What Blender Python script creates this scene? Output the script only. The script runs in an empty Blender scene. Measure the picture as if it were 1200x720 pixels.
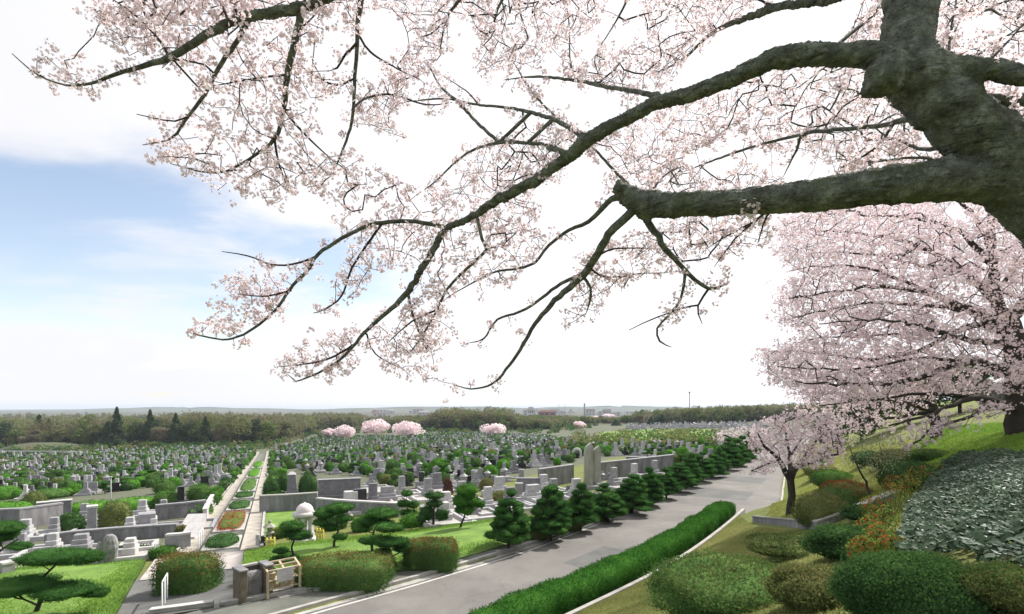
import bpy, bmesh, math, random
import numpy as np
from mathutils import Vector, Matrix
from mathutils.geometry import tessellate_polygon
rng = np.random.default_rng(11); random.seed(5)
S = bpy.context.scene; C = S.collection; R = math.radians
EYE = 6.0; F = 600.0; HZ = 478.0
# ------------------------------------------------------------------ road line, terrain
_k = np.array([(-62,-41),(-30,-8.8),(-12,9.4),(-6.3,15.2),(-3,18.4),(1.5,23.4),(7.2,31.4),(13.6,41.4),(20.9,52.6),(30.0,66),(44,87),(70,124),(150,238),(420,620)],float)
def _smooth(p, n=10):
    out=[]
    for i in range(len(p)-1):
        a=p[max(i-1,0)];b=p[i];c=p[i+1];d=p[min(i+2,len(p)-1)]
        for t in np.linspace(0,1,n,endpoint=False):
            out.append(.5*((2*b)+(c-a)*t+(2*a-5*b+4*c-d)*t*t+(3*b-a-3*c+d)*t**3))
    out.append(p[-1]); return np.array(out)
ROAD=_smooth(_k); _A=ROAD[:-1]; _B=ROAD[1:]; _AB=_B-_A; _L2=(_AB**2).sum(1); _CUM=np.r_[0,np.cumsum(np.sqrt(_L2))]
S0=_CUM[30]                      # arc length where the gutter passes (-6.3, 15.2)
def road_sd(x,y):
    """signed distance right of the gutter line and arc length"""
    x=np.atleast_1d(np.asarray(x,float));y=np.atleast_1d(np.asarray(y,float))
    D=np.empty(x.shape);SS=np.empty(x.shape)
    for i in range(0,len(x),4000):
        px=x[i:i+4000,None];py=y[i:i+4000,None]
        t=np.clip(((px-_A[:,0])*_AB[:,0]+(py-_A[:,1])*_AB[:,1])/_L2,0,1)
        dx=px-(_A[:,0]+t*_AB[:,0]);dy=py-(_A[:,1]+t*_AB[:,1])
        d2=dx*dx+dy*dy;j=d2.argmin(1);r=np.arange(len(j))
        cr=_AB[j,1]*dx[r,j]-_AB[j,0]*dy[r,j]
        D[i:i+4000]=np.sqrt(d2[r,j])*np.sign(cr+1e-12)
        SS[i:i+4000]=_CUM[j]+t[r,j]*np.sqrt(_L2[j])-S0
    return D,SS
def road_pt(s,D):
    s=s+S0;j=int(np.clip(np.searchsorted(_CUM,s)-1,0,len(_A)-1))
    u=_AB[j]/math.sqrt(_L2[j]);p=_A[j]+u*(s-_CUM[j])
    # blend the direction so that offset lines do not kink
    k=min(j+1,len(_A)-1);f=(s-_CUM[j])/math.sqrt(_L2[j]);f=min(max(f,0),1)
    u2=_AB[k]/math.sqrt(_L2[k]);um=u*(1-f)+u2*f;um/=np.linalg.norm(um)
    return p[0]+um[1]*D,p[1]-um[0]*D
def road_w(s): return np.interp(s,[20.6,22.2,30,46,70,90],[0,1.9,1.5,.4,0,0])   # the road is wider past the hedge
_hx=[-900,-420,-300,-180,-120,-53,-11,-2.1,-.16,-.15,6.2,6.42,6.43,15.2,24,45,90,400]
_hz=[-11,-10.5,-10,-8.6,-6.8,-3.0,-.75,.02,.02,-.06,-.06,-.06,.33,4.42,7.2,9.5,10.5,11]
def h(x,y):
    D,s_=road_sd(x,y);x=np.atleast_1d(x);y=np.atleast_1d(y)
    D=D-road_w(s_)*np.clip(D/5,0,1)*np.clip(1-(D-8.5)/7,0,1)
    z=np.interp(D,_hx,_hz)
    far=np.clip((np.hypot(x,y)-230)/200,0,1)*np.clip(-D/60,0,1)
    z=z+far*(1.8*np.sin(x*.011+1)*np.sin(y*.008)+.0)
    z=z+5.5*np.exp(-(((x+28)/75)**2+((y-350)/60)**2))      # wooded knoll
    z=z+4.0*np.exp(-(((x-200)/120)**2+((y-470)/120)**2))
    dist=np.hypot(x,y); g=np.clip((dist-500)/900,0,1)
    z=z*(1-g)+(-13)*g
    return z
def h1(x,y): return float(h(x,y)[0])
def P(px,py,Y): return Vector(((px-600)/F*Y,Y,EYE-(py-HZ)/F*Y))
_T=np.geomspace(.006,1.6,900)
def G(px,py):
    """where the sight line through a photo pixel meets the ground"""
    x=(px-600)*_T;y=F*_T;z=EYE-(py-HZ)*_T
    d=z-h(x,y);i=np.argmax(d<0)
    if d[i]>=0: i=len(_T)-1;t=_T[i]
    else:
        a=d[i-1]/(d[i-1]-d[i]) if i>0 else 0;t=_T[i-1]+(_T[i]-_T[i-1])*a
    X,Y=(px-600)*t,F*t
    return Vector((X,Y,h1(X,Y)))
# ------------------------------------------------------------------ object helpers
def tag(o,label=None,cat=None,group=None,kind=None):
    if label:o['label']=label
    if cat:o['category']=cat
    if group:o['group']=group
    if kind:o['kind']=kind
    return o
def empty(name,loc,label=None,cat=None,group=None,rz=0):
    o=bpy.data.objects.new(name,None);C.objects.link(o);o.location=loc;o.rotation_euler[2]=rz
    o.empty_display_size=.2
    return tag(o,label,cat,group)
def link(me,name,parent=None,loc=None,rz=0):
    o=bpy.data.objects.new(name,me);C.objects.link(o)
    if parent: o.parent=parent
    if loc is not None:o.location=loc
    if rz:o.rotation_euler[2]=rz
    return o
class MB:
    """collects arrays of vertices and faces, builds one mesh"""
    def __init__(s): s.V=[];s.F=[];s.M=[];s.n=0;s.sm=[]
    def add(s,V,F,m=0,smooth=False):
        V=np.asarray(V,float).reshape(-1,3);F=np.asarray(F,int)
        if len(F)==0:return s
        s.V.append(V);s.F.append(F+s.n);s.M.append(np.full(len(F),m) if np.isscalar(m) else np.asarray(m));s.sm.append(np.full(len(F),smooth));s.n+=len(V);return s
    def mesh(s,name,mats):
        me=bpy.data.meshes.new(name)
        V=np.concatenate(s.V);me.vertices.add(len(V));me.vertices.foreach_set('co',V.astype(np.float32).ravel())
        lens=np.concatenate([np.full(len(f),f.shape[1]) for f in s.F]);loops=np.concatenate([f.ravel() for f in s.F])
        me.loops.add(len(loops));me.loops.foreach_set('vertex_index',loops.astype(np.int32))
        me.polygons.add(len(lens));st=np.r_[0,np.cumsum(lens)[:-1]]
        me.polygons.foreach_set('loop_start',st.astype(np.int32));me.polygons.foreach_set('loop_total',lens.astype(np.int32))
        me.polygons.foreach_set('material_index',np.concatenate(s.M).astype(np.int32))
        me.polygons.foreach_set('use_smooth',np.concatenate(s.sm).astype(bool))
        for m in (mats if isinstance(mats,(list,tuple)) else [mats]): me.materials.append(m)
        me.update(calc_edges=True);me.validate();return me
    def build(s,name,mats,parent=None,loc=None,rz=0): return link(s.mesh(name,mats),name,parent,loc,rz)
    def box(s,c,d,rz=0,m=0,taper=1.0,bev=0.0):
        """box by base centre c and size d, top face scaled by taper, edges chamfered by bev"""
        x,y,z=d[0]/2,d[1]/2,d[2]
        if bev>0:
            b=min(bev,x*.9,y*.9,z*.45);Vs=[]
            for (zz,ex,k) in ((0,0,1),(z-b,0,taper),(z,b,taper)):
                X,Y=x*k-ex,y*k-ex;q=b if ex==0 else b*.6
                Vs+=[(-X+q,-Y,zz),(X-q,-Y,zz),(X,-Y+q,zz),(X,Y-q,zz),(X-q,Y,zz),(-X+q,Y,zz),(-X,Y-q,zz),(-X,-Y+q,zz)]
            V=np.array(Vs);F=[]
            for l in (0,1):
                for i in range(8): F.append((l*8+i,l*8+(i+1)%8,l*8+8+(i+1)%8,l*8+8+i))
            ca,sa=math.cos(rz),math.sin(rz);W=V.copy();W[:,0]=V[:,0]*ca-V[:,1]*sa+c[0];W[:,1]=V[:,0]*sa+V[:,1]*ca+c[1];W[:,2]+=c[2]
            s.add(W,F,m);n0=s.n-24
            s.F.append(np.array([[n0+16+i for i in range(8)]]));s.M.append(np.array([m]));s.sm.append(np.array([False]));return s
        V=np.array([(-x,-y,0),(x,-y,0),(x,y,0),(-x,y,0),(-x*taper,-y*taper,z),(x*taper,-y*taper,z),(x*taper,y*taper,z),(-x*taper,y*taper,z)])
        ca,sa=math.cos(rz),math.sin(rz);W=V.copy();W[:,0]=V[:,0]*ca-V[:,1]*sa+c[0];W[:,1]=V[:,0]*sa+V[:,1]*ca+c[1];W[:,2]+=c[2]
        return s.add(W,[(0,3,2,1),(4,5,6,7),(0,1,5,4),(1,2,6,5),(2,3,7,6),(3,0,4,7)],m)
    def tube(s,pts,rad,n=6,m=0,cap=True):
        V,F=tube(pts,rad,n);s.add(V,F,m,True)
        if cap and len(pts)>1:
            b=s.n-len(V);
            s.F.append(np.array([[b+len(V)-n+i for i in range(n)]]));s.M.append(np.array([m]));s.sm.append(np.array([False]))
        return s
    def lathe(s,prof,n=12,c=(0,0,0),m=0,smooth=True):
        a=np.linspace(0,2*np.pi,n,endpoint=False);V=[]
        for r,z in prof: V+=[(c[0]+r*math.cos(t),c[1]+r*math.sin(t),c[2]+z) for t in a]
        Fs=[(i*n+j,i*n+(j+1)%n,(i+1)*n+(j+1)%n,(i+1)*n+j) for i in range(len(prof)-1) for j in range(n)]
        s.add(V,Fs,m,smooth);b=s.n-len(V)
        s.F.append(np.array([[b+(len(prof)-1)*n+i for i in range(n)]]));s.M.append(np.array([m]));s.sm.append(np.array([False]));return s
def tube(pts,rad,n=6):
    p=np.asarray(pts,float);k=len(p);rad=np.broadcast_to(np.asarray(rad,float),(k,))
    t=np.gradient(p,axis=0) if k>2 else np.repeat((p[1]-p[0])[None],k,0)
    t/=np.linalg.norm(t,axis=1)[:,None]+1e-12
    a=np.array([0,0,1.]) if abs(t[0,2])<.9 else np.array([1.,0,0])
    u=np.cross(t[0],a);u/=np.linalg.norm(u);ang=np.linspace(0,2*np.pi,n,endpoint=False);ca,sa=np.cos(ang),np.sin(ang)
    V=np.empty((k,n,3))
    for i in range(k):
        u=u-t[i]*u.dot(t[i]);u/=np.linalg.norm(u)+1e-12;w=np.cross(t[i],u)
        V[i]=p[i]+rad[i]*(ca[:,None]*u+sa[:,None]*w)
    i=np.arange(k-1)[:,None]*n;j=np.arange(n);j2=(j+1)%n
    Fc=np.stack([i+j,i+j2,i+n+j2,i+n+j],-1).reshape(-1,4)
    return V.reshape(-1,3),Fc
def unit(v): return v/(np.linalg.norm(v,axis=-1,keepdims=True)+1e-12)
def leaves(Pt,N,size,jit=.7,asp=.55,r=rng,fold=0.0):
    """rhombic leaf faces at the points Pt, facing roughly along N"""
    k=len(Pt);Nn=unit(np.asarray(N)+jit*r.normal(size=(k,3)))
    a=r.normal(size=(k,3));U=unit(np.cross(Nn,a));W=np.cross(Nn,U)
    sz=(np.asarray(size)*r.uniform(.65,1.3,k))[:,None]
    up=Nn*sz*fold
    V=np.stack([Pt-U*sz,Pt+W*sz*asp+up,Pt+U*sz,Pt-W*sz*asp+up],1).reshape(-1,3)
    return V,np.arange(4*k).reshape(-1,4)
def sphere_dirs(k,r=rng): return unit(r.normal(size=(k,3)))
_ph=rng.uniform(0,6.28,(9,))
def lump(d,f=3.0,seed=0):
    """cheap smooth 3-D noise in -1..1"""
    x,y,z=d[...,0]*f+seed*1.7,d[...,1]*f+seed*.9,d[...,2]*f+seed*2.3
    return (np.sin(x+1.3*np.sin(y*1.1+_ph[0]))+np.sin(y*1.2+1.1*np.sin(z+_ph[1]))+np.sin(z*1.1+1.2*np.sin(x*.9+_ph[2])))/3
def super_shell(d,rx,ry,rz,p=2.0,low=None):
    k=(np.abs(d)**p).sum(-1)**(-1/p)
    return d*k[...,None]*np.array([rx,ry,rz])
def core(rx,ry,rz,p=2.0,bump=.05,f=3.,seed=0,nu=20,nv=12,k=.93):
    th=np.linspace(0,2*np.pi,nu,endpoint=False);ph=np.linspace(-1.45,1.45,nv)
    d=np.stack([np.cos(ph)[:,None]*np.cos(th),np.cos(ph)[:,None]*np.sin(th),np.repeat(np.sin(ph)[:,None],nu,1)],-1)
    V=super_shell(d,rx,ry,rz,p)*(1+bump*lump(d,f,seed))[...,None]*k;V=V.reshape(-1,3)
    i=np.arange(nv-1)[:,None]*nu;j=np.arange(nu);j2=(j+1)%nu
    return V,np.stack([i+j,i+j2,i+nu+j2,i+nu+j],-1).reshape(-1,4)
def clump(mb,c,rad,n,size,p=2.0,bump=.06,f=3.,seed=0,jit=.55,m=0,with_core=True,zmin=None,asp=.55):
    c=np.array(c);rx,ry,rz=rad
    if with_core:
        V,Fc=core(rx,ry,rz,p,bump,f,seed);
        if zmin is not None: V[:,2]=np.maximum(V[:,2],zmin+.02)
        mb.add(V+c,Fc,m,True)
    d=sphere_dirs(n);Pt=super_shell(d,rx,ry,rz,p)*(1+bump*lump(d,f,seed)+rng.normal(0,.022,n))[:,None]
    Nn=unit(d/np.array([rx,ry,rz])*max(rad))
    if zmin is not None:
        ok=Pt[:,2]>zmin;Pt,Nn=Pt[ok],Nn[ok]
    V,Fc=leaves(Pt+c,Nn,size,jit,asp);mb.add(V,Fc,m)
def shag(mb,c,rad,n,size,p,bump,f,seed,zmin,out=.12,asp=.4):
    """loose shoots standing out of a clipped surface, in tufts"""
    rx,ry,rz=rad;d=sphere_dirs(n);k=lump(d,9.,seed+5)
    d=d[k>-.15];n=len(d);r=(1+bump*lump(d,f,seed)+np.abs(rng.normal(0,out,n))*.6)[:,None]
    Pt=super_shell(d,rx,ry,rz,p)*r;ok=Pt[:,2]>zmin;d,Pt=d[ok],Pt[ok];n=len(d)
    u=unit(d+rng.normal(0,.5,(n,3))+np.array([0,0,.5]));w=unit(np.cross(u,rng.normal(size=(n,3))));L_=size*rng.uniform(.9,1.9,n)[:,None]
    b=Pt+np.array(c);mb.add(np.stack([b,b+u*L_*.5+w*L_*asp*.5,b+u*L_,b+u*L_*.5-w*L_*asp*.5],1).reshape(-1,3),np.arange(4*n).reshape(-1,4),0)
# ------------------------------------------------------------------ materials
def nd(nt,t,**kw):
    n=nt.nodes.new(t)
    for k,v in kw.items():
        if k in n.inputs: n.inputs[k].default_value=v
        else: setattr(n,k,v)
    return n
def newmat(name):
    m=bpy.data.materials.new(name);m.use_nodes=True;nt=m.node_tree;nt.nodes.clear()
    return m,nt,nd(nt,'ShaderNodeOutputMaterial')
def c4(c): return (c[0],c[1],c[2],1)
def ramp(nt,fac,stops):
    r=nd(nt,'ShaderNodeValToRGB');nt.links.new(fac,r.inputs[0]);e=r.color_ramp.elements
    while len(e)<len(stops):e.new(.5)
    for el,(p,c) in zip(e,stops): el.position=p;el.color=c4(c)
    return r.outputs[0]
def mixc(nt,f,a,b,bt='MIX'):
    n=nd(nt,'ShaderNodeMix',data_type='RGBA',blend_type=bt)
    for i,v in ((0,f),(6,a),(7,b)):
        if hasattr(v,'is_linked'): nt.links.new(v,n.inputs[i])
        else: n.inputs[i].default_value=v if i==0 else c4(v)
    return n.outputs[2]
def noise(nt,vec,sc,det=3,rough=.6,dist=0.):
    n=nd(nt,'ShaderNodeTexNoise');n.inputs['Scale'].default_value=sc;n.inputs['Detail'].default_value=det;n.inputs['Roughness'].default_value=rough;n.inputs['Distortion'].default_value=dist
    if vec is not None: nt.links.new(vec,n.inputs['Vector'])
    return n.outputs[0]
def leafmat(name,cols,trans=.35,nsc=1.5,gloss=0.0,rough=.45,mixn=.5):
    """foliage: colour varies from leaf to leaf and in soft patches"""
    m,nt,out=newmat(name);L=nt.links.new
    g=nd(nt,'ShaderNodeNewGeometry');tc=nd(nt,'ShaderNodeTexCoord')
    n=noise(nt,tc.outputs['Object'],nsc,2)
    f=nd(nt,'ShaderNodeMix');f.inputs[0].default_value=mixn;L(g.outputs['Random Per Island'],f.inputs[2])
    mr=nd(nt,'ShaderNodeMapRange');L(n,mr.inputs[0]);mr.inputs[1].default_value=.3;mr.inputs[2].default_value=.7;L(mr.outputs[0],f.inputs[3])
    col=ramp(nt,f.outputs[0],[(i/(max(len(cols)-1,1)),c) for i,c in enumerate(cols)])
    d=nd(nt,'ShaderNodeBsdfDiffuse');L(col,d.inputs[0]);t=nd(nt,'ShaderNodeBsdfTranslucent');L(col,t.inputs[0])
    mx=nd(nt,'ShaderNodeMixShader');mx.inputs[0].default_value=trans;L(d.outputs[0],mx.inputs[1]);L(t.outputs[0],mx.inputs[2]);o=mx.outputs[0]
    if gloss:
        gl=nd(nt,'ShaderNodeBsdfGlossy');gl.inputs['Roughness'].default_value=rough;gl.inputs[0].default_value=(.9,.95,.95,1)
        fr=nd(nt,'ShaderNodeLayerWeight');fr.inputs[0].default_value=gloss;m2=nd(nt,'ShaderNodeMixShader')
        L(fr.outputs[0],m2.inputs[0]);L(o,m2.inputs[1]);L(gl.outputs[0],m2.inputs[2]);o=m2.outputs[0]
    L(o,out.inputs[0]);return m
def surf(name,cols,sc=4.,bump=.2,bsc=30.,rough=.8,det=5,coord='Object',speck=0.0,bdist=.01,spec=.3,stretch=None):
    m,nt,out=newmat(name);L=nt.links.new;tc=nd(nt,'ShaderNodeTexCoord');vec=tc.outputs[coord]
    if stretch:
        mp=nd(nt,'ShaderNodeMapping');mp.inputs['Scale'].default_value=stretch;L(vec,mp.inputs[0]);vec=mp.outputs[0]
    n=noise(nt,vec,sc,det,.65)
    mr=nd(nt,'ShaderNodeMapRange');L(n,mr.inputs[0]);mr.inputs[1].default_value=.3;mr.inputs[2].default_value=.7
    col=ramp(nt,mr.outputs[0],[(i/(max(len(cols)-1,1)),c) for i,c in enumerate(cols)])
    if speck:
        n2=noise(nt,vec,bsc*4,2);mr2=nd(nt,'ShaderNodeMapRange');L(n2,mr2.inputs[0]);mr2.inputs[1].default_value=.35;mr2.inputs[2].default_value=.65;mr2.inputs[3].default_value=1-speck;mr2.inputs[4].default_value=1+speck
        vm=nd(nt,'ShaderNodeVectorMath',operation='SCALE');L(col,vm.inputs[0]);L(mr2.outputs[0],vm.inputs['Scale']);col=vm.outputs[0]
    b=nd(nt,'ShaderNodeBsdfPrincipled');L(col,b.inputs['Base Color']);b.inputs['Roughness'].default_value=rough;b.inputs['Specular IOR Level'].default_value=spec
    if bump:
        bn=noise(nt,vec,bsc,4,.7);bp=nd(nt,'ShaderNodeBump');bp.inputs['Strength'].default_value=bump;bp.inputs['Distance'].default_value=bdist;L(bn,bp.inputs['Height']);L(bp.outputs[0],b.inputs['Normal'])
    L(b.outputs[0],out.inputs[0]);return m
M={}
M['petal']=None
def petalmat(name,cols,trans=.5):
    return leafmat(name,cols,trans,nsc=2.,mixn=.25)
M['petal']=petalmat('petal',[(.85,.68,.71),(.90,.775,.79),(.93,.86,.86)],.55)
M['petal_far']=petalmat('petal_pink',[(.74,.57,.60),(.82,.69,.71),(.88,.79,.80)],.38)
M['calyx']=leafmat('calyx',[(.22,.09,.08),(.17,.14,.06)],.2)
M['bark']=surf('bark',[(.062,.064,.052),(.13,.142,.112),(.265,.285,.23)],9.,1.0,42,.9,speck=.35,bdist=.035)
M['twig']=surf('twig_bark',[(.03,.024,.02),(.055,.045,.036)],9.,0,30,.85)
M['bark2']=surf('dark_bark',[(.03,.025,.02),(.06,.05,.04)],6.,.5,20,.9)
def barkmoss():
    m=M['bark'];nt=m.node_tree;L=nt.links.new
    b=[n for n in nt.nodes if n.type=='BSDF_PRINCIPLED'][0];src=b.inputs['Base Color'].links[0].from_socket
    tc=nd(nt,'ShaderNodeTexCoord');n=noise(nt,tc.outputs['Object'],3.2,6,.7,.6)
    mr=nd(nt,'ShaderNodeMapRange');L(n,mr.inputs[0]);mr.inputs[1].default_value=.52;mr.inputs[2].default_value=.66;mr.inputs[4].default_value=.75
    L(mixc(nt,mr.outputs[0],src,(.08,.105,.04)),b.inputs['Base Color'])
barkmoss()
def barkspots():
    m=M['bark'];nt=m.node_tree;L=nt.links.new
    b=[n for n in nt.nodes if n.type=='BSDF_PRINCIPLED'][0];src=b.inputs['Base Color'].links[0].from_socket
    tc=nd(nt,'ShaderNodeTexCoord')
    # pale lichen blotches and dark lenticel bands
    v=nd(nt,'ShaderNodeTexVoronoi');v.inputs['Scale'].default_value=11;v.inputs['Randomness'].default_value=1
    w_=nd(nt,'ShaderNodeVectorMath',operation='ADD');nn=nd(nt,'ShaderNodeTexNoise');nn.inputs['Scale'].default_value=9;nn.inputs['Detail'].default_value=4
    L(tc.outputs['Object'],nn.inputs['Vector']);sc=nd(nt,'ShaderNodeVectorMath',operation='SCALE');L(nn.outputs['Color'],sc.inputs[0]);sc.inputs['Scale'].default_value=.14;L(tc.outputs['Object'],w_.inputs[0]);L(sc.outputs[0],w_.inputs[1]);L(w_.outputs[0],v.inputs['Vector'])
    mr=nd(nt,'ShaderNodeMapRange');L(v.outputs['Distance'],mr.inputs[0]);mr.inputs[1].default_value=.30;mr.inputs[2].default_value=.18;mr.inputs[3].default_value=0;mr.inputs[4].default_value=.55
    c=mixc(nt,mr.outputs[0],src,(.27,.285,.24))
    mp=nd(nt,'ShaderNodeMapping');mp.inputs['Scale'].default_value=(4,4,34);mp.inputs['Rotation'].default_value=(0,.7,0);L(tc.outputs['Object'],mp.inputs[0]);n3=noise(nt,mp.outputs[0],1.6,3,.6)
    m3=nd(nt,'ShaderNodeMapRange');L(n3,m3.inputs[0]);m3.inputs[1].default_value=.56;m3.inputs[2].default_value=.68;m3.inputs[4].default_value=.75
    L(mixc(nt,m3.outputs[0],c,(.03,.028,.024)),b.inputs['Base Color'])
barkspots()
M['hedge']=leafmat('hedge_leaf',[(.022,.08,.014),(.045,.145,.024),(.085,.225,.036)],.3,1.2)
M['green']=leafmat('green_leaf',[(.045,.095,.028),(.085,.165,.045),(.135,.23,.07)],.3,1.5)
M['bright']=leafmat('bright_green_leaf',[(.06,.16,.025),(.10,.26,.035),(.16,.34,.06)],.35,1.5)
M['dark']=leafmat('dark_green_leaf',[(.03,.072,.026),(.055,.12,.04),(.095,.18,.06)],.3,1.5)
M['olive']=leafmat('olive_leaf',[(.09,.11,.037),(.145,.175,.058),(.20,.225,.08)],.3,1.5)
M['brownleaf']=leafmat('brownish_leaf',[(.17,.15,.07),(.23,.22,.09),(.23,.255,.095)],.3,1.5)
M['pine']=leafmat('pine_needle',[(.03,.08,.022),(.055,.145,.035),(.11,.235,.06)],.35,1.2)
M['pinelight']=leafmat('light_pine_needle',[(.04,.10,.02),(.07,.18,.03),(.11,.25,.045)],.25,1.2)
M['redleaf']=leafmat('red_leaf',[(.25,.05,.02),(.38,.10,.035),(.33,.18,.06)],.3)
M['yelleaf']=leafmat('yellow_green_leaf',[(.10,.17,.03),(.20,.26,.05),(.32,.32,.10)],.35)
M['bed']=leafmat('grey_green_leaf',[(.03,.055,.03),(.047,.076,.044),(.09,.115,.075)],.12,1.0,gloss=.05,rough=.5)
M['wood1']=leafmat('bare_wood',[(.15,.13,.085),(.20,.18,.115),(.26,.235,.145)],.4,.02)
M['wood2']=leafmat('olive_wood',[(.12,.135,.06),(.17,.185,.08),(.23,.23,.10)],.4,.02)
M['wood3']=leafmat('evergreen_wood',[(.04,.065,.035),(.065,.10,.05),(.095,.14,.06)],.3,.02)
M['wood4']=leafmat('fresh_wood',[(.09,.13,.04),(.14,.19,.06),(.19,.24,.09)],.25,.02)
M['grassblade']=leafmat('grass_blade',[(.17,.20,.06),(.27,.29,.10),(.40,.38,.17)],.5,.35)
M['grassbright']=leafmat('bright_grass_blade',[(.12,.22,.035),(.19,.33,.055),(.28,.43,.10)],.45,.6)
M['granite']=surf('grey_granite',[(.20,.195,.205),(.27,.265,.275),(.33,.325,.33)],3.,.05,60,.55,speck=.18)
M['granite_l']=surf('light_granite',[(.32,.315,.32),(.40,.395,.40),(.48,.47,.47)],3.,.05,60,.55,speck=.15)
M['granite_d']=surf('mid_grey_granite',[(.125,.12,.13),(.18,.172,.185),(.23,.222,.235)],3.,.05,60,.5,speck=.18)
M['granite_w']=surf('white_granite',[(.38,.365,.355),(.47,.455,.445),(.55,.535,.525)],3.,.05,60,.6,speck=.1)
M['black']=surf('black_granite',[(.014,.014,.016),(.03,.03,.033)],3.,.0,60,.25,speck=.2,spec=.5)
M['rock']=surf('rough_rock',[(.12,.115,.115),(.22,.215,.215),(.33,.325,.32)],2.5,.8,9,.85,speck=.2,bdist=.05)
M['weather']=surf('weathered_stone',[(.22,.225,.15),(.31,.31,.255),(.39,.385,.35)],1.6,.3,14,.8,speck=.12,bdist=.02,stretch=(1,1,.35))
M['wallstone']=surf('wall_concrete',[(.12,.115,.12),(.20,.195,.20),(.29,.28,.285)],2.6,.2,25,.85,speck=.16,stretch=(1,1,.22))
M['kerb']=surf('kerb_concrete',[(.26,.25,.23),(.36,.345,.32),(.44,.425,.40)],2.5,.2,40,.85,speck=.15)
M['pave']=surf('pinkish_paving',[(.30,.265,.25),(.37,.335,.31),(.43,.39,.365)],1.2,.1,40,.8,speck=.12)
M['pathc']=surf('path_concrete',[(.25,.225,.19),(.33,.30,.255),(.40,.365,.31)],1.0,.15,40,.85,speck=.14)
M['asph']=surf('asphalt',[(.125,.118,.108),(.16,.152,.14),(.20,.19,.175)],.35,.25,90,.85,det=7,coord='Object',speck=.16,bdist=.004)
M['asph_d']=surf('dark_asphalt',[(.085,.085,.082),(.115,.115,.11),(.145,.145,.135)],.6,.25,90,.88,det=6,speck=.2,bdist=.004)
M['walk']=surf('sidewalk_asphalt',[(.095,.10,.085),(.135,.14,.12),(.175,.178,.155)],.7,.25,70,.9,det=6,speck=.2,bdist=.004)
M['paint']=surf('road_paint',[(.40,.39,.36),(.56,.55,.52)],6.,.05,60,.7,speck=.15)
M['soil']=surf('soil',[(.05,.045,.03),(.085,.075,.05),(.12,.11,.07)],2.,.5,25,.95,speck=.2)
M['lawn']=surf('lawn_turf',[(.085,.15,.028),(.13,.23,.04),(.19,.29,.06)],.9,.6,45,.95,det=8,speck=.35,bdist=.03)
M['whitemetal']=surf('white_metal',[(.55,.56,.55),(.65,.66,.65)],8,0,10,.4)
M['steel']=surf('steel_rail',[(.30,.31,.31),(.4,.41,.41)],8,0,10,.35)
M['woodrack']=surf('bleached_wood',[(.36,.29,.18),(.47,.39,.26),(.55,.47,.33)],6,.2,30,.8,stretch=(1,1,.2))
M['russet']=leafmat('russet_leaf',[(.17,.10,.04),(.25,.15,.055),(.22,.19,.06)],.35)
M['grassyellow']=leafmat('yellow_green_grass_blade',[(.20,.24,.05),(.31,.34,.08),(.44,.42,.13)],.5,.35)
M['maroon']=leafmat('maroon_leaf',[(.09,.045,.04),(.14,.07,.06),(.17,.10,.08)],.3)
M['brownwood']=surf('brown_pillar_stone',[(.085,.07,.05),(.13,.11,.08),(.18,.155,.115)],5,.3,25,.8,speck=.2)
M['yellow']=surf('yellow_paint',[(.42,.36,.04),(.55,.48,.07)],5,.1,20,.6)
M['red_fl']=leafmat('red_flower',[(.42,.05,.03),(.55,.09,.05),(.50,.14,.08)],.35)
M['orange']=leafmat('orange_leaf',[(.48,.12,.03),(.62,.18,.05)],.35)
M['blue']=surf('blue_cloth',[(.05,.14,.42),(.09,.22,.55)],6,.3,20,.6)
M['pinkdome']=surf('pale_pink_stone',[(.60,.52,.52),(.70,.63,.62)],3,.05,40,.55,speck=.06)
M['fencebrown']=surf('grey_board',[(.085,.078,.07),(.12,.11,.10)],3,.2,20,.85,stretch=(6,6,.5))
M['bldg']=surf('pale_building',[(.45,.43,.41),(.55,.53,.51)],.1,0,10,.8)
M['roofred']=surf('red_brown_building',[(.20,.10,.08),(.27,.14,.11)],.1,0,10,.8)
M['bluehill']=surf('wooded_hill',[(.05,.065,.04),(.085,.095,.055),(.11,.11,.07)],.01,0,1,.95)

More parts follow.
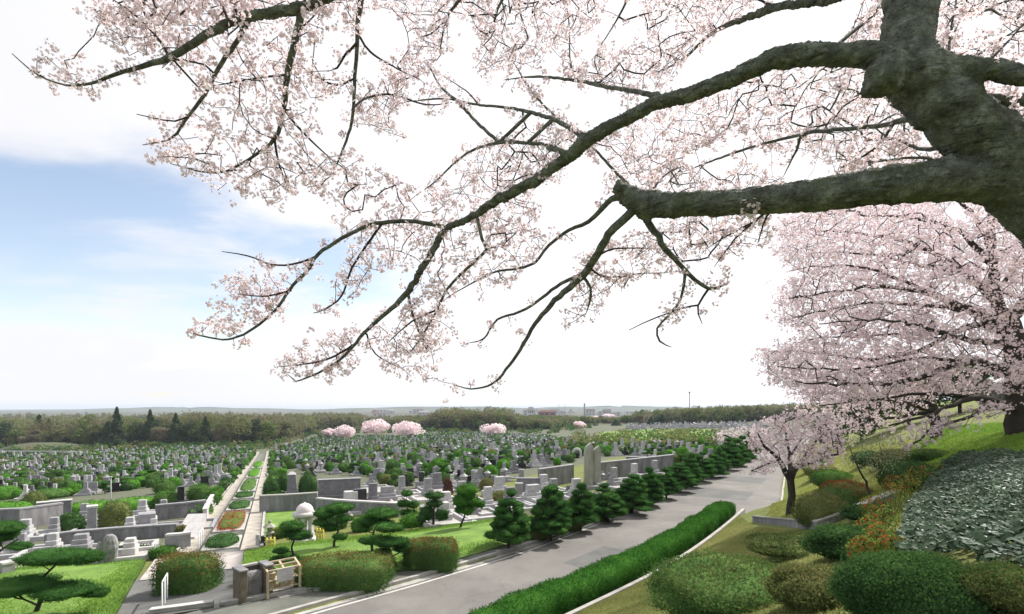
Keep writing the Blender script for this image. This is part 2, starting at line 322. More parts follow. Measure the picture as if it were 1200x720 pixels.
def wear(key,amount=.35,sc=.55):
    """fine cracks and darker worn patches in a paved surface"""
    m=M[key];nt=m.node_tree;L=nt.links.new
    b=[n for n in nt.nodes if n.type=='BSDF_PRINCIPLED'][0];src=b.inputs['Base Color'].links[0].from_socket
    tc=nd(nt,'ShaderNodeTexCoord');wv=nd(nt,'ShaderNodeVectorMath',operation='ADD');nn=nd(nt,'ShaderNodeTexNoise');nn.inputs['Scale'].default_value=1.6;nn.inputs['Detail'].default_value=5
    L(tc.outputs['Object'],nn.inputs['Vector']);L(tc.outputs['Object'],wv.inputs[0]);sc_=nd(nt,'ShaderNodeVectorMath',operation='SCALE');sc_.inputs['Scale'].default_value=.8;L(nn.outputs['Color'],sc_.inputs[0]);L(sc_.outputs[0],wv.inputs[1])
    v=nd(nt,'ShaderNodeTexVoronoi',feature='DISTANCE_TO_EDGE');v.inputs['Scale'].default_value=sc;L(wv.outputs[0],v.inputs['Vector'])
    mr=nd(nt,'ShaderNodeMapRange');L(v.outputs['Distance'],mr.inputs[0]);mr.inputs[1].default_value=.0;mr.inputs[2].default_value=.016;mr.inputs[3].default_value=amount*1.3;mr.inputs[4].default_value=0
    n2=noise(nt,tc.outputs['Object'],.22,5,.65);m2=nd(nt,'ShaderNodeMapRange');L(n2,m2.inputs[0]);m2.inputs[1].default_value=.45;m2.inputs[2].default_value=.62
    k=nd(nt,'ShaderNodeMath',operation='MULTIPLY');L(mr.outputs[0],k.inputs[0]);L(m2.outputs[0],k.inputs[1])
    c=mixc(nt,k.outputs[0],src,(.05,.05,.045))
    n3=noise(nt,tc.outputs['Object'],.9,6,.7);m3=nd(nt,'ShaderNodeMapRange');L(n3,m3.inputs[0]);m3.inputs[1].default_value=.52;m3.inputs[2].default_value=.72;m3.inputs[4].default_value=amount
    L(mixc(nt,m3.outputs[0],c,(.10,.098,.088)),b.inputs['Base Color'])
wear('asph');wear('walk',.3,.8);wear('asph_d',.3,.7);wear('pathc',.22,1.1)
SUN_E=4.0;EXPO=.75;CLOUD_OFF=(.3,1.7,0);CLOUD_LO=6.0;CLOUD_HI=7.2;SKY_MUL=(1.6,1.38,1.22);HAZE=.00016
# ================================================================== THE SETTING
def axis_grid(lo,hi,fine_lo,fine_hi,step,grow=1.09):
    a=list(np.arange(fine_lo,fine_hi+1e-6,step));d=step;x=a[-1]
    while x<hi: d*=grow;x+=d;a.append(x)
    d=step;x=a[0];b=[]
    while x>lo: d*=grow;x-=d;b.append(x)
    return np.array(b[::-1]+a)
gx=axis_grid(-5200,5200,-34,30,.55);gy=axis_grid(-60,6200,-4,62,.55)
XX,YY=np.meshgrid(gx,gy);hz=h(XX.ravel(),YY.ravel());Dg,Sg=road_sd(XX.ravel(),YY.ravel())
nx,ny=len(gx),len(gy);ii=np.arange(ny-1)[:,None]*nx+np.arange(nx-1)
mb=MB();mb.add(np.stack([XX.ravel(),YY.ravel(),hz],1),np.stack([ii,ii+1,ii+nx+1,ii+nx],-1).reshape(-1,4),0,True)
def groundmat():
    m,nt,out=newmat('ground_cover');L=nt.links.new;tc=nd(nt,'ShaderNodeTexCoord');v=tc.outputs['Object']
    at=nd(nt,'ShaderNodeAttribute',attribute_name='zone');sp=nd(nt,'ShaderNodeSeparateColor');L(at.outputs['Color'],sp.inputs[0])
    n1=noise(nt,v,.35,8,.72);n2=noise(nt,v,9,5,.7)
    def mr(x,a,b):
        r=nd(nt,'ShaderNodeMapRange');L(x,r.inputs[0]);r.inputs[1].default_value=a;r.inputs[2].default_value=b;return r.outputs[0]
    bank=ramp(nt,mr(n1,.3,.7),[(0,(.10,.135,.032)),(.35,(.15,.175,.045)),(.6,(.19,.21,.065)),(1,(.13,.215,.04))])
    bank=mixc(nt,.55,bank,ramp(nt,mr(n2,.3,.7),[(0,(.045,.055,.02)),(.5,(.12,.14,.04)),(1,(.22,.21,.08))]))
    cem=ramp(nt,mr(n2,.3,.7),[(0,(.05,.07,.03)),(.5,(.11,.12,.075)),(1,(.20,.19,.17))])
    far=ramp(nt,mr(noise(nt,v,.012,6,.7),.3,.7),[(0,(.05,.055,.03)),(.5,(.085,.085,.045)),(1,(.15,.14,.12))])
    c=mixc(nt,sp.outputs[0],cem,bank);c=mixc(nt,sp.outputs[1],c,far)
    b=nd(nt,'ShaderNodeBsdfPrincipled');L(c,b.inputs['Base Color']);b.inputs['Roughness'].default_value=.95;b.inputs['Specular IOR Level'].default_value=.15
    bp=nd(nt,'ShaderNodeBump');bp.inputs['Strength'].default_value=.6;bp.inputs['Distance'].default_value=.04;L(noise(nt,v,22,5,.7),bp.inputs['Height']);L(bp.outputs[0],b.inputs['Normal'])
    L(b.outputs[0],out.inputs[0]);return m
gme=mb.mesh('ground',groundmat());at=gme.color_attributes.new('zone','FLOAT_COLOR','POINT')
zc=np.zeros((len(hz),4),np.float32);zc[:,0]=(Dg>-16)&((Dg>0)|(Sg<60));zc[:,1]=np.clip((np.hypot(XX,YY).ravel()-330)/80,0,1);zc[:,3]=1
at.data.foreach_set('color',zc.ravel());tag(link(gme,'ground'),kind='structure')
# --- strips that follow the road
def strip(name,mat,D0,D1,s0,s1,z,step=1.0,kind='structure',thick=0,ztop=None):
    ss=np.linspace(s0,s1,int((s1-s0)/step)+2);mb=MB();V=[]
    for s in ss:
        d0=D0(s) if callable(D0) else D0;d1=D1(s) if callable(D1) else D1
        a=road_pt(s,d0);b=road_pt(s,d1)
        if thick: V+=[(a[0],a[1],z-thick),(a[0],a[1],z),(b[0],b[1],z),(b[0],b[1],z-thick)]
        else: V+=[(a[0],a[1],z),(b[0],b[1],z)]
    n=len(ss);F=[]
    if thick:
        for i in range(n-1):
            for k in range(3): F.append((4*i+k,4*i+k+1,4*i+4+k+1,4*i+4+k))
        F.append((0,3,2,1));F.append((4*n-4,4*n-3,4*n-2,4*n-1))
    else: F=[(2*i,2*i+1,2*i+3,2*i+2) for i in range(n-1)]
    mb.add(V,F);return tag(mb.build(name,mat),kind=kind)
SH=21.6                                             # arc length where the hedge ends
strip('road',M['asph'],-.02,lambda s:5.0+(1.0 if s>SH else 0)+float(road_w(s)),-30,230,-.045)
strip('gutter',M['kerb'],0.0,.30,-30,230,-.036)
strip('road_marking',M['paint'],.42,.53,-30,120,-.038)
strip('kerb',M['kerb'],-.16,-.003,-30,230,.075,thick=.3)
strip('sidewalk',M['walk'],-1.95,-.165,-30,230,.05,thick=.2)
strip('verge',M['soil'],lambda s:-3.4-(.5 if s>9 else 0),-1.96,6,150,.055,thick=.1)
strip('bank_kerb',M['kerb'],6.26,6.40,-8,SH+.4,.37,thick=.6)
strip('kerb_line',M['kerb'],lambda s:6.02+float(road_w(s)),lambda s:6.14+float(road_w(s)),SH+.3,200,.0,thick=.2)
strip('hedge_bed',M['soil'],4.95,6.2,-8,SH+.3,-.02,thick=.1)
# patches in the asphalt where the road was mended
for s0,s1,d0,d1 in ((27,31,1.2,5.7),(36,39.5,2.0,5.6),(9,12,2.6,4.8)):
    strip('road_patch',M['asph_d'],d0,d1,s0,s1,-.041)
# --- sheets laid on the ground inside a pixel outline
def sheet(name,mat,pts,dz=.05,lift=None,px=True,cuts=3,kind='structure',skirt=.25):
    bm=bmesh.new();W=[G(*p) if px else Vector((p[0],p[1],0)) for p in pts]
    vs=[bm.verts.new((w.x,w.y,0)) for w in W];f=bm.faces.new(vs)
    bmesh.ops.triangulate(bm,faces=[f])
    for _ in range(cuts):
        bmesh.ops.subdivide_edges(bm,edges=[e for e in bm.edges if e.calc_length()>1.2],cuts=1,use_grid_fill=True)
        bmesh.ops.triangulate(bm,faces=[f for f in bm.faces if len(f.verts)>3])
    bd=[v for v in bm.verts if v.is_boundary]
    zz=h([v.co.x for v in bm.verts],[v.co.y for v in bm.verts])
    bco=np.array([(v.co.x,v.co.y) for v in bd])
    for v,z in zip(bm.verts,zz):
        l=0
        if lift: l=lift*min(1,np.min(np.hypot(bco[:,0]-v.co.x,bco[:,1]-v.co.y))/1.5)
        v.co.z=z+dz+l
    if skirt:
        ret=bmesh.ops.extrude_edge_only(bm,edges=[e for e in bm.edges if e.is_boundary])
        for v in [g for g in ret['geom'] if isinstance(g,bmesh.types.BMVert)]: v.co.z-=skirt
    for f in bm.faces:f.smooth=True
    bm.normal_update()
    for f in bm.faces:
        if f.normal.z<-.2:f.normal_flip()
    me=bpy.data.meshes.new(name);bm.to_mesh(me);bm.free();me.materials.append(mat)
    return tag(link(me,name),kind=kind)
def tri_sample(pts,n,px=True):
    W=[G(*p) if px else Vector((p[0],p[1],0)) for p in pts];T=tessellate_polygon([[Vector((w.x,w.y,0)) for w in W]])
    A=np.array([[(W[i].x,W[i].y) for i in t] for t in T]);ar=np.abs(np.cross(A[:,1]-A[:,0],A[:,2]-A[:,0]))
    k=rng.choice(len(A),n,p=ar/ar.sum());u=np.sqrt(rng.random(n))[:,None];v=rng.random(n)[:,None];a=A[k]
    return a[:,0]*(1-u)+a[:,1]*u*(1-v)+a[:,2]*u*v
def grass(name,pts,n,hgt,wid,mat,label,dz=0,px=True,keep=None):
    q=tri_sample(pts,n,px)
    if keep is not None:q=q[keep(q)]
    n=len(q);z=h(q[:,0],q[:,1])+dz;base=np.column_stack([q,z])
    a=rng.uniform(0,6.28,n);w=np.stack([np.cos(a),np.sin(a),np.zeros(n)],1)*(wid*rng.uniform(.6,1.4,n))[:,None]
    tip=base+np.stack([rng.normal(0,.45,n),rng.normal(0,.45,n),np.ones(n)],1)*(hgt*rng.uniform(.4,1.3,n)*(1+.5*lump(np.column_stack([q*.4,z*0]),1.)))[:,None]
    mid=(base+tip)/2+w*.2
    V=np.stack([base-w,base+w,tip],1).reshape(-1,3);mb=MB();mb.add(V,np.arange(3*n).reshape(-1,3))
    return tag(mb.build(name,mat),label,None,None,'stuff')
# near bank: rough lawn between the kerb and the camera
bank=[(590,735),(640,716),(862,604),(884,617),(958,624),(1046,589),(1080,600),(1060,735)]
grass('grass',bank,170000,.04,.010,M['grassblade'],'rough yellow green lawn on the bank above the clipped hedge',keep=lambda q:road_sd(q[:,0],q[:,1])[0]>6.44)
# upper garden plot beyond the low wall and the grassy slope on the right
plot=[(897,609),(912,585),(917,556),(960,530),(1200,505),(1200,535),(1060,575),(958,617)]
grass('grass',plot,80000,.06,.014,M['grassyellow'],'mown grass of the sloping garden plot beyond the low wall')
slope=[(1040,560),(1060,530),(1110,500),(1260,490),(1260,545)]
grass('grass',slope,50000,.09,.016,M['grassbright'],'fresh green grass on the slope under the big cherry trees')
# --- lawns, plaza and paths on the cemetery side
lawn_l=[(-40,672),(60,663),(172,657),(158,682),(137,722),(120,760),(-60,800)]
sheet('lawn',M['lawn'],lawn_l,.06,.12)
grass('grass',lawn_l,26000,.07,.016,M['grassbright'],'bright green lawn around the spreading garden pines',.13)
lawn_r=[(287,650),(330,641),(400,634),(500,622),(580,611),(640,606),(640,628),(590,641),(500,668),(420,676),(347,690),(318,664),(283,668)]
sheet('lawn',M['lawn'],lawn_r,.06,.15)
grass('grass',lawn_r,40000,.07,.018,M['grassbright'],'bright green lawn bank behind the clipped roadside bushes',.15)
lawn_s=[(302,601),(372,598),(368,608),(330,622),(320,640),(296,640)]
sheet('lawn',M['lawn'],lawn_s,.05,.05)
lawn_t=[(600,604),(640,598),(700,590),(690,600),(655,612),(612,617)]
sheet('lawn',M['lawn'],lawn_t,.05,.05)
sheet('grass_field',M['lawn'],[(690,524),(705,507),(760,504),(835,504),(838,520),(800,524),(740,526)],.3,None,cuts=4)
plaza=[(137,722),(158,683),(175,668),(200,660),(285,668),(281,700),(262,712),(200,722)]
sheet('plaza',M['asph_d'],plaza,.05)
sheet('paving',M['pave'],[(163,683),(183,655),(231,650),(286,647),(283,668),(250,671),(200,678)],.08)
sheet('path',M['kerb'],[(0,668),(60,660),(128,652),(172,651),(183,655),(172,658),(60,666),(0,676)],.07)
# main path of the cemetery, two paved strips with planted beds between
PA=G(256,649);PB=G(302,546);ax=np.array([PB.x-PA.x,PB.y-PA.y]);PL=np.linalg.norm(ax);ax/=PL;av=np.array([ax[1],-ax[0]])
def UV(u,v):
    return PA.x+ax[0]*u+av[0]*v,PA.y+ax[1]*u+av[1]*v
def UVz(u,v,dz=0):
    x,y=UV(u,v);return Vector((x,y,h1(x,y)+dz))
def uvsheet(name,mat,u0,u1,v0,v1,dz,**k):
    n=max(2,int((u1-u0)/2.5));p=[UV(u,v0) for u in np.linspace(u0,u1,n)]+[UV(u,v1) for u in np.linspace(u1,u0,n)]
    return sheet(name,mat,p,dz,px=False,cuts=2,**k)
uvsheet('path',M['pathc'],-.3,PL+70,-1.72,-.9,.09);uvsheet('path',M['pathc'],-.3,PL+70,.9,1.72,.09)
uvsheet('path_edge',M['kerb'],-.3,PL+40,-1.88,-1.72,.16);uvsheet('path_edge',M['kerb'],-.3,PL+40,1.72,1.88,.16)
uvsheet('bed_soil',M['walk'],-.3,PL+60,-.899,.899,.03)
# --- far plain, hills on the horizon, a strip of sea
def hill(cx,cy,rx,ry,ht,mat,name='hills'):
    u=np.linspace(0,2*np.pi,72,endpoint=False);V=[(cx,cy,ht-13)];n=14
    for k in range(1,n+1):
        r=k/n
        for a in u:
            V.append((cx+rx*r*math.cos(a),cy+ry*r*math.sin(a),-14+ht*(math.cos(r*math.pi)*.5+.5)*(1+.28*math.sin(5*a+cx)*math.sin(3*r*4+cx*.01)+.16*math.sin(13*a+cy))))
    F4=[(1+(k-1)*72+j,1+(k-1)*72+(j+1)%72,1+k*72+(j+1)%72,1+k*72+j) for k in range(1,n) for j in range(72)]
    mb=MB();mb.add(V,F4,0,True);b=0
    mb.F.append(np.array([(0,1+j,1+(j+1)%72) for j in range(72)]));mb.M.append(np.zeros(72,int));mb.sm.append(np.ones(72,bool))
    return tag(mb.build(name,mat),kind='structure')
hill(-350,2900,1500,420,20,M['bluehill']);hill(700,3300,1300,500,24,M['bluehill']);hill(-1900,3000,1300,420,18,M['bluehill']);hill(2400,3000,1500,600,42,M['bluehill'])
# ================================================================== NEAR BANK: hedge, low wall, shrubs, leaf bed
def hedge(name,s0,s1,Dc,wid,ht,nleaf,leaf,mats,label,cat='hedge',z0=0.0,parent=None,topmat=None):
    mb=MB();n=int((s1-s0)/.22);m=14
    def prof(s,a,k=1.0):
        # a in -pi/2..3pi/2 cross-section of a rounded box, closed at the ends
        e=min((s-s0)/.55,(s1-s)/.55,1.0);e=max(e,0.0);e=math.sqrt(1-(1-e)**2) if e<1 else 1
        ca,sa=math.cos(a),math.sin(a);r=(abs(ca)**3.2+abs(sa)**3.2)**(-1/3.2)
        w=wid*(.35+.65*e)*(1+.05*math.sin(s*2.1)+.04*math.sin(s*5.3+1));hh=ht*(.55+.45*e)*(1+.045*math.sin(s*1.7+.6)+.03*math.sin(s*4.1))
        return Dc+r*ca*w/2*k, hh/2+r*sa*hh/2*k
    V=[]
    for s in np.linspace(s0,s1,n):
        for j in range(m):
            d,z=prof(s,2*math.pi*j/m,.94);x,y=road_pt(s,d);V.append((x,y,z+z0))
    i=np.arange(n-1)[:,None]*m;j=np.arange(m);mb.add(V,np.stack([i+j,i+(j+1)%m,i+m+(j+1)%m,i+m+j],-1).reshape(-1,4),0,True)
    mb.F.append(np.array([list(range(m)),[(n-1)*m+q for q in range(m)]]));mb.M.append(np.zeros(2,int));mb.sm.append(np.zeros(2,bool))
    Pt=np.empty((nleaf,3));Nn=np.empty((nleaf,3))
    ss=np.sort(rng.uniform(s0,s1,nleaf))
    for q,s in enumerate(ss):
        a=rng.uniform(-.25*math.pi,1.35*math.pi);d,z=prof(s,a,1+rng.normal(0,.04));x,y=road_pt(s,d)
        Pt[q]=(x,y,z+z0);u=road_pt(s,1);v=road_pt(s,0);Nn[q]=((u[0]-v[0])*math.cos(a),(u[1]-v[1])*math.cos(a),math.sin(a))
    V,Fc=leaves(Pt,Nn,leaf,.85,.42);mb.add(V,Fc,0)
    k2=nleaf//4;sel=rng.choice(nleaf,k2);q=Pt[sel];ok=lump(q*np.array([3,3,6.]),1.,4)>-.2;q=q[ok];Nk=Nn[sel][ok];k2=len(q);u=unit(Nk+rng.normal(0,.5,(k2,3))+np.array([0,0,.5]));w_=unit(np.cross(u,rng.normal(size=(k2,3))));L_=leaf*rng.uniform(1.4,3.4,k2)[:,None]
    mb.add(np.stack([q,q+u*L_*.5+w_*L_*.16,q+u*L_,q+u*L_*.5-w_*L_*.16],1).reshape(-1,3),np.arange(4*k2).reshape(-1,4),0)
    return tag(mb.build(name,mats),label,cat)
hedge('clipped_hedge',2.0,21.4,5.56,1.08,.90,62000,.027,M['hedge'],'long low clipped green hedge running along the road edge beside the rough bank')
def wall_line(name,pts,ht,thick,mat,label,cat='wall',below=.3,cap=None,capm=None,step=.8,group=None):
    """free-standing wall that follows the ground along pixel points; ht in metres"""
    W=[G(*p) if len(p)==2 else Vector(p) for p in pts];root=empty(name,W[0],label,cat,group) if cap else None
    def ribbon(mb,z0,z1,th):
        Q=[]
        for a,b in zip(W[:-1],W[1:]):
            k=max(1,int((b-a).length/step));Q+=[a.lerp(b,i/k) for i in range(k)]
        Q.append(W[-1]);V=[];n=len(Q)
        for i,q in enumerate(Q):
            t=(Q[min(i+1,n-1)]-Q[max(i-1,0)]);t.z=0;t.normalize();nn=Vector((t.y,-t.x,0))*th/2;zg=h1(q.x,q.y)
            for sg in (1,-1): 
                p=q+nn*sg;V+=[(p.x,p.y,zg+z0),(p.x,p.y,zg+z1)]
        F=[]
        for i in range(n-1):
            a=4*i;b=a+4;F+=[(a,b,b+1,a+1),(a+2,a+3,b+3,b+2),(a+1,b+1,b+3,a+3),(a,a+2,b+2,b)]
        F+=[(0,1,3,2),(4*n-4,4*n-2,4*n-1,4*n-3)];V=np.array(V)
        if root: V=V-np.array(W[0])
        mb.add(V,F)
    mb=MB();ribbon(mb,-below,ht,thick)
    if not cap: return tag(mb.build(name,mat),label,cat,group)
    mb.build('wall_body',mat,root);m2=MB();ribbon(m2,ht+.002,ht+cap,thick+.06);m2.build('coping',capm or M['granite_w'],root);return root
wall_line('retaining_wall',[(884,611),(920,615.5),(957,620),(1000,604),(1050,584)],.20,.16,M['wallstone'],'low angled concrete garden wall between the rough bank and the shrub plot','wall',.4,.05,M['kerb'],.6)
def bushY(name,px,ptop,Y,wpx,mat,label,cat='shrub',ryk=1.0,n=5000,leaf=.022,p=2.3,bump=.06,f=4,drop=0,mats=None,topfn=None,group=None,stem=False):
    """rounded shrub whose top shows at (px,ptop) at distance Y"""
    x=(px-600)/F*Y;z1=EYE-(ptop-HZ)/F*Y;g=h1(x,Y)-drop;rx=wpx/2/F*Y;hh=max(z1-g,.2);rz=hh*.62;mb=MB()
    c=(0,0,hh-rz);ms=mats or [mat];sd=rng.uniform(0,9);clump(mb,c,(rx,rx*ryk,rz),n//2,leaf*1.15,p,bump*1.4,f,sd,.9,zmin=-hh+rz-.35);n1=len(mb.M)
    d=sphere_dirs(n//2);q=super_shell(d,rx,rx*ryk,rz,p)*(1+bump*1.4*lump(d,f,sd)+.05*lump(d,13.,sd)+rng.normal(0,.03,n//2))[:,None];ok=q[:,2]>-hh+rz-.35;q,d=q[ok],d[ok]
    shag(mb,c,(rx,rx*ryk,rz),n//2,leaf*1.2,p,bump*1.4,f,sd,-hh+rz-.3);V,Fc=leaves(q+np.array(c),d,leaf,.9,.5);mb.add(V,Fc,0)
    if len(ms)>1: # new shoots of another colour on the top
        for e in range(1,len(mb.M)):
            V=mb.V[e].reshape(-1,4,3).mean(1);pr=np.clip((V[:,2]-(hh-rz)-rz*.15)/(rz*.6),0,1)*.8;pr*=.6+.4*lump(V*3,1.,2);mb.M[e]=np.where(rng.random(len(V))<pr,1,0)
    return tag(mb.build(name,ms,None,(x,Y,g)),label,cat,group)
def bush(name,px,pbase,wpx,hpx,mat,label,cat='shrub',n=2500,leaf=.03,p=2.3,bump=.06,f=4,ryk=1.0,mats=None,group=None):
    b=G(px,pbase);rx=wpx/2/F*b.y;Y=b.y+rx*ryk*.75;x=(px-600)/F*Y
    return bushY(name,px,pbase-hpx,Y,wpx*b.y/Y*1.02,mat,label,cat,ryk,n,leaf,p,bump,f,0,mats,None,group)
B=M
bushY('shrub',862,666,8.3,182,None,'broad fresh green low shrub at the bottom edge of the rough bank','shrub',1.1,16000,.024,2.1,.12,5,mats=[B['green'],B['olive']])
bushY('shrub',958,668,6.4,100,None,'brownish rounded shrub between the fresh green shrub and the dark dome shrub','shrub',1.0,9000,.022,2.1,.1,5,mats=[B['olive'],B['brownleaf']])
bushY('shrub',1075,655,4.7,160,None,'dark green clipped dome shrub in front of the grey leaf bed','shrub',1.0,22000,.0155,2.2,.05,4,mats=[B['dark'],B['green']])
bushY('shrub',1002,620,9.2,92,None,'mid green loose shrub beside the red tipped plants','shrub',1.1,9000,.028,2.0,.16,5,mats=[B['dark'],B['green']])
bushY('shrub',940,634,11.5,120,None,'flat dark olive shrub low on the rough bank below the angled wall','shrub',.9,9000,.026,2.0,.16,6,mats=[B['olive'],B['dark']])
bushY('shrub',1020,594,13.2,60,None,'dark green low shrub against the foot of the angled wall','shrub',.9,4000,.03,2.0,.16,6,mats=[B['dark'],B['green']])
bushY('shrub',1200,668,4.2,120,None,'olive green shrub in the lower corner below the grey leaf bed','shrub',1.0,9000,.016,2.2,.08,4,mats=[B['olive'],B['green']])
# shrubs of the garden plot
plotb=[(963,617,56,38,['olive','brownleaf'],'round olive brown clipped shrub nearest the corner of the angled wall'),
(979,602,48,30,['green','olive'],'round grey green clipped shrub directly behind the olive one at the wall corner'),
(992,590,52,26,['olive','redleaf'],'wide clipped shrub with rusty red new leaves on top'),
(976,569,44,17,['green','bright'],'low fresh green clipped shrub behind the rusty topped one'),
(962,560,34,16,['olive','brownleaf'],'small brownish clipped shrub between cherry trunk and fresh green shrub'),
(955,552,30,13,['dark','green'],'small dark clipped shrub farthest up the row behind the cherry trunk'),
(1063,577,54,38,['dark','green'],'large dark green dome shrub above the red tipped plants'),
(1058,549,50,22,['olive','brownleaf'],'brownish clipped shrub right behind the large dark dome'),
(1040,548,34,18,['green','olive'],'green clipped shrub between pale multi stemmed tree and brownish dome'),
(1018,545,34,16,['dark','green'],'dark clipped shrub under the drooping blossom behind the pale tree'),
(1090,541,40,14,['green','olive'],'flat green clipped shrub at the head of the grey leaf bed')]
for px,pb,wp,hp,ms,lb in plotb:
    bush('clipped_shrub',px,pb,wp,hp,None,lb,'shrub',3500,.03,2.2,.05,4,1.0,[B[m] for m in ms],'clipped shrubs of the garden plot')
# bed of large grey green leaves
bedp=[(1050,668),(1062,604),(1104,550),(1128,541),(1290,538),(1360,620),(1260,720),(1165,690),(1120,660)]
def leafbed():
    q=tri_sample(bedp,14500);n=len(q);zz=h(q[:,0],q[:,1]);mb=MB()
    top=.30+.10*lump(np.column_stack([q,zz*0]),2.2);z=zz+top*rng.uniform(.35,1,n)**.6
    az=rng.normal(-2.2,1.0,n);tl=rng.normal(.38,.22,n);r=rng.uniform(.030,.066,n)
    U=np.stack([np.cos(az)*np.cos(tl),np.sin(az)*np.cos(tl),-np.sin(tl)],1);W=np.stack([-np.sin(az),np.cos(az),rng.normal(0,.18,n)],1);W=unit(W);N=np.cross(U,W)
    c=np.column_stack([q,z])
    # heart shaped blade with a folded midrib: 2 base lobes, sides, tip
    pts=[(-.55,0,-.06),(-.85,.45,.05),(-.3,.85,.10),(.45,.62,.05),(1.15,0,-.16),(.45,-.62,.05),(-.3,-.85,.10),(-.85,-.45,.05)]
    V=np.stack([c+r[:,None]*(a*U+b*W+d*N) for a,b,d in pts],1).reshape(-1,3)
    i=np.arange(n)[:,None]*8;F4=np.concatenate([i+np.array([0,1,2,3]),i+np.array([0,3,4,4])*1,],0)
    F4=np.concatenate([i+np.array([[0,3,2,1]]),i+np.array([[0,7,6,5]])],0);F3=np.concatenate([i+np.array([[0,4,3]]),i+np.array([[0,5,4]])],0)
    mb.add(V,F4,0,True);s0=mb.n;mb.F.append(F3);mb.M.append(np.zeros(len(F3),int));mb.sm.append(np.ones(len(F3),bool))
    return tag(mb.build('ground_cover',M['bed']),'bed of broad dark grey green leaves covering the bank',None,None,'stuff')
leafbed()
# red tipped plants along the edge of the bed
nd_=[(1012,668,34,40),(1030,655,34,40),(1046,660,32,34),(1018,640,30,34),(1036,628,36,38),(1024,612,28,30),(1046,604,36,36),(1062,590,36,34),(1046,584,28,26),(1078,574,34,28),(1072,560,26,18),(1094,560,28,18)]
ndl=['lowest left','yellow leaved lowest','lowest bed side','left side second','yellowish second','left side third','broad middle','upper middle','red upper left','upper bed side','topmost left','topmost bed side']
for (px,pb,wp,hp),l in zip(nd_,ndl):
    b=G(px,pb);rx=wp/2/F*b.y;hh=hp/F*b.y;root=empty('nandina_plant',(b.x,b.y,b.z),f'{l} plant of the red tipped strip between wall and grey leaf bed','plant','red tipped plants along the leaf bed')
    st=MB()
    for k in range(6):
        a=rng.uniform(0,6.28);q=rx*.6*rng.random();st.tube([(q*.4*math.cos(a),q*.4*math.sin(a),-.05),(q*math.cos(a),q*math.sin(a),hh*.5),(q*1.3*math.cos(a),q*1.3*math.sin(a),hh*.85)],[.008,.006,.004],4)
    st.build('stem',M['twig'],root)
    n=int(420);d=sphere_dirs(n)*rng.random(n)[:,None]**.33;Pt=d*np.array([rx,rx,hh*.5])+np.array([0,0,hh*.55]);fo=MB()
    V,Fc=leaves(Pt,d+np.array([0,0,.6]),.036,.8,.42);pr=np.clip(.10+.30*d[:,2]-.25*d[:,0],0.03,.6);rr=rng.random(n)
    fo.add(V,Fc,np.where(rr<pr,1,np.where(rr<.8,0,2)));fo.build('foliage',[M['yelleaf'],M['redleaf'],M['green']],root)
# ================================================================== PINES
def pads_tree(name,base,trunk,pads,label,cat,trad,leaf=.05,dens=1.0,mat='pine',group=None,limbs=True,flat=True):
    """garden pine: trunk polyline and foliage pads, all in metres relative to base. pads: (x,y,z,rx,ry,rz)"""
    root=empty(name,base,label,cat,group);tb=MB();T=np.array(trunk,float)
    t=np.linspace(0,len(T)-1,len(T)*4);TT=np.stack([np.interp(t,range(len(T)),T[:,k]) for k in range(3)],1);TT[1:-1]=(TT[:-2]+2*TT[1:-1]+TT[2:])/4
    rr=np.linspace(trad,trad*.35,len(TT));tb.tube(TT,rr,8)
    if limbs:
        for x,y,z,rx,ry,rz in pads:
            c=np.array([x,y,z-rz*.3]);d=np.linalg.norm(TT-(c-np.array([0,0,.25*np.hypot(x,y)])),axis=1);k=int(d.argmin());a=TT[k];m=(a+c)/2+np.array([0,0,-.05*np.linalg.norm(c-a)])+rng.normal(0,.03,3)
            tb.tube([a,m,c],[rr[k]*.55,rr[k]*.42,rr[k]*.25],5)
            for _ in range(3):
                e=c+np.array([rng.uniform(-.6,.6)*rx,rng.uniform(-.6,.6)*ry,rz*.1]);tb.tube([m,(m+e)/2-np.array([0,0,.03]),e],[rr[k]*.3,rr[k]*.22,rr[k]*.12],4)
    tb.build('trunk',M['bark2'],root);fo=MB()
    for i,(x,y,z,rx,ry,rz) in enumerate(pads):
        area=rx*ry*2+rz*(rx+ry);n=int(min(2600,max(60,dens*area/(leaf*leaf)*2.2)));sd=rng.uniform(0,9)
        clump(fo,(x,y,z),(rx*.9,ry*.9,rz*.9),n,leaf*1.35,2.0,.26,4.2,sd,1.0,0,True,None,.22)
        k2=n//2;d=sphere_dirs(k2);d[:,2]=np.abs(d[:,2]);pt=d*np.array([rx,ry,rz*1.1])*rng.uniform(.75,1.08,(k2,1))*(1+.2*lump(d,4.2,sd))[:,None]+np.array([x,y,z]);u=unit(d*np.array([.5,.5,1])+rng.normal(0,.35,(k2,3))+np.array([0,0,.5]));w_=unit(np.cross(u,rng.normal(size=(k2,3))));L_=leaf*1.5
        fo.add(np.stack([pt-w_*leaf*.2,pt+u*L_*.5+w_*leaf*.28,pt+u*L_,pt-w_*leaf*.2+u*L_*.2],1).reshape(-1,3),np.arange(4*k2).reshape(-1,4))
    fo.build('foliage',M[mat],root);return root
def niwaki(px,pb,trunk,pads,label,trad=.07,leaf=.045,mat='pine',cat='pine tree',name='garden_pine'):
    b=G(px,pb);k=b.y/F
    T=[((x-px)*k,rng.normal(0,.08) if i else 0,(pb-y)*k-(.1 if i==0 else 0)) for i,(x,y) in enumerate(trunk)]
    Pd=[((x-px)*k,rng.normal(0,.12)*w*k,(pb-y)*k,w/2*k*1.05,w/2*k*.85,hh/2*k) for x,y,w,hh in pads]
    return pads_tree(name,b,T,Pd,label,cat,trad,leaf,1.0,mat)
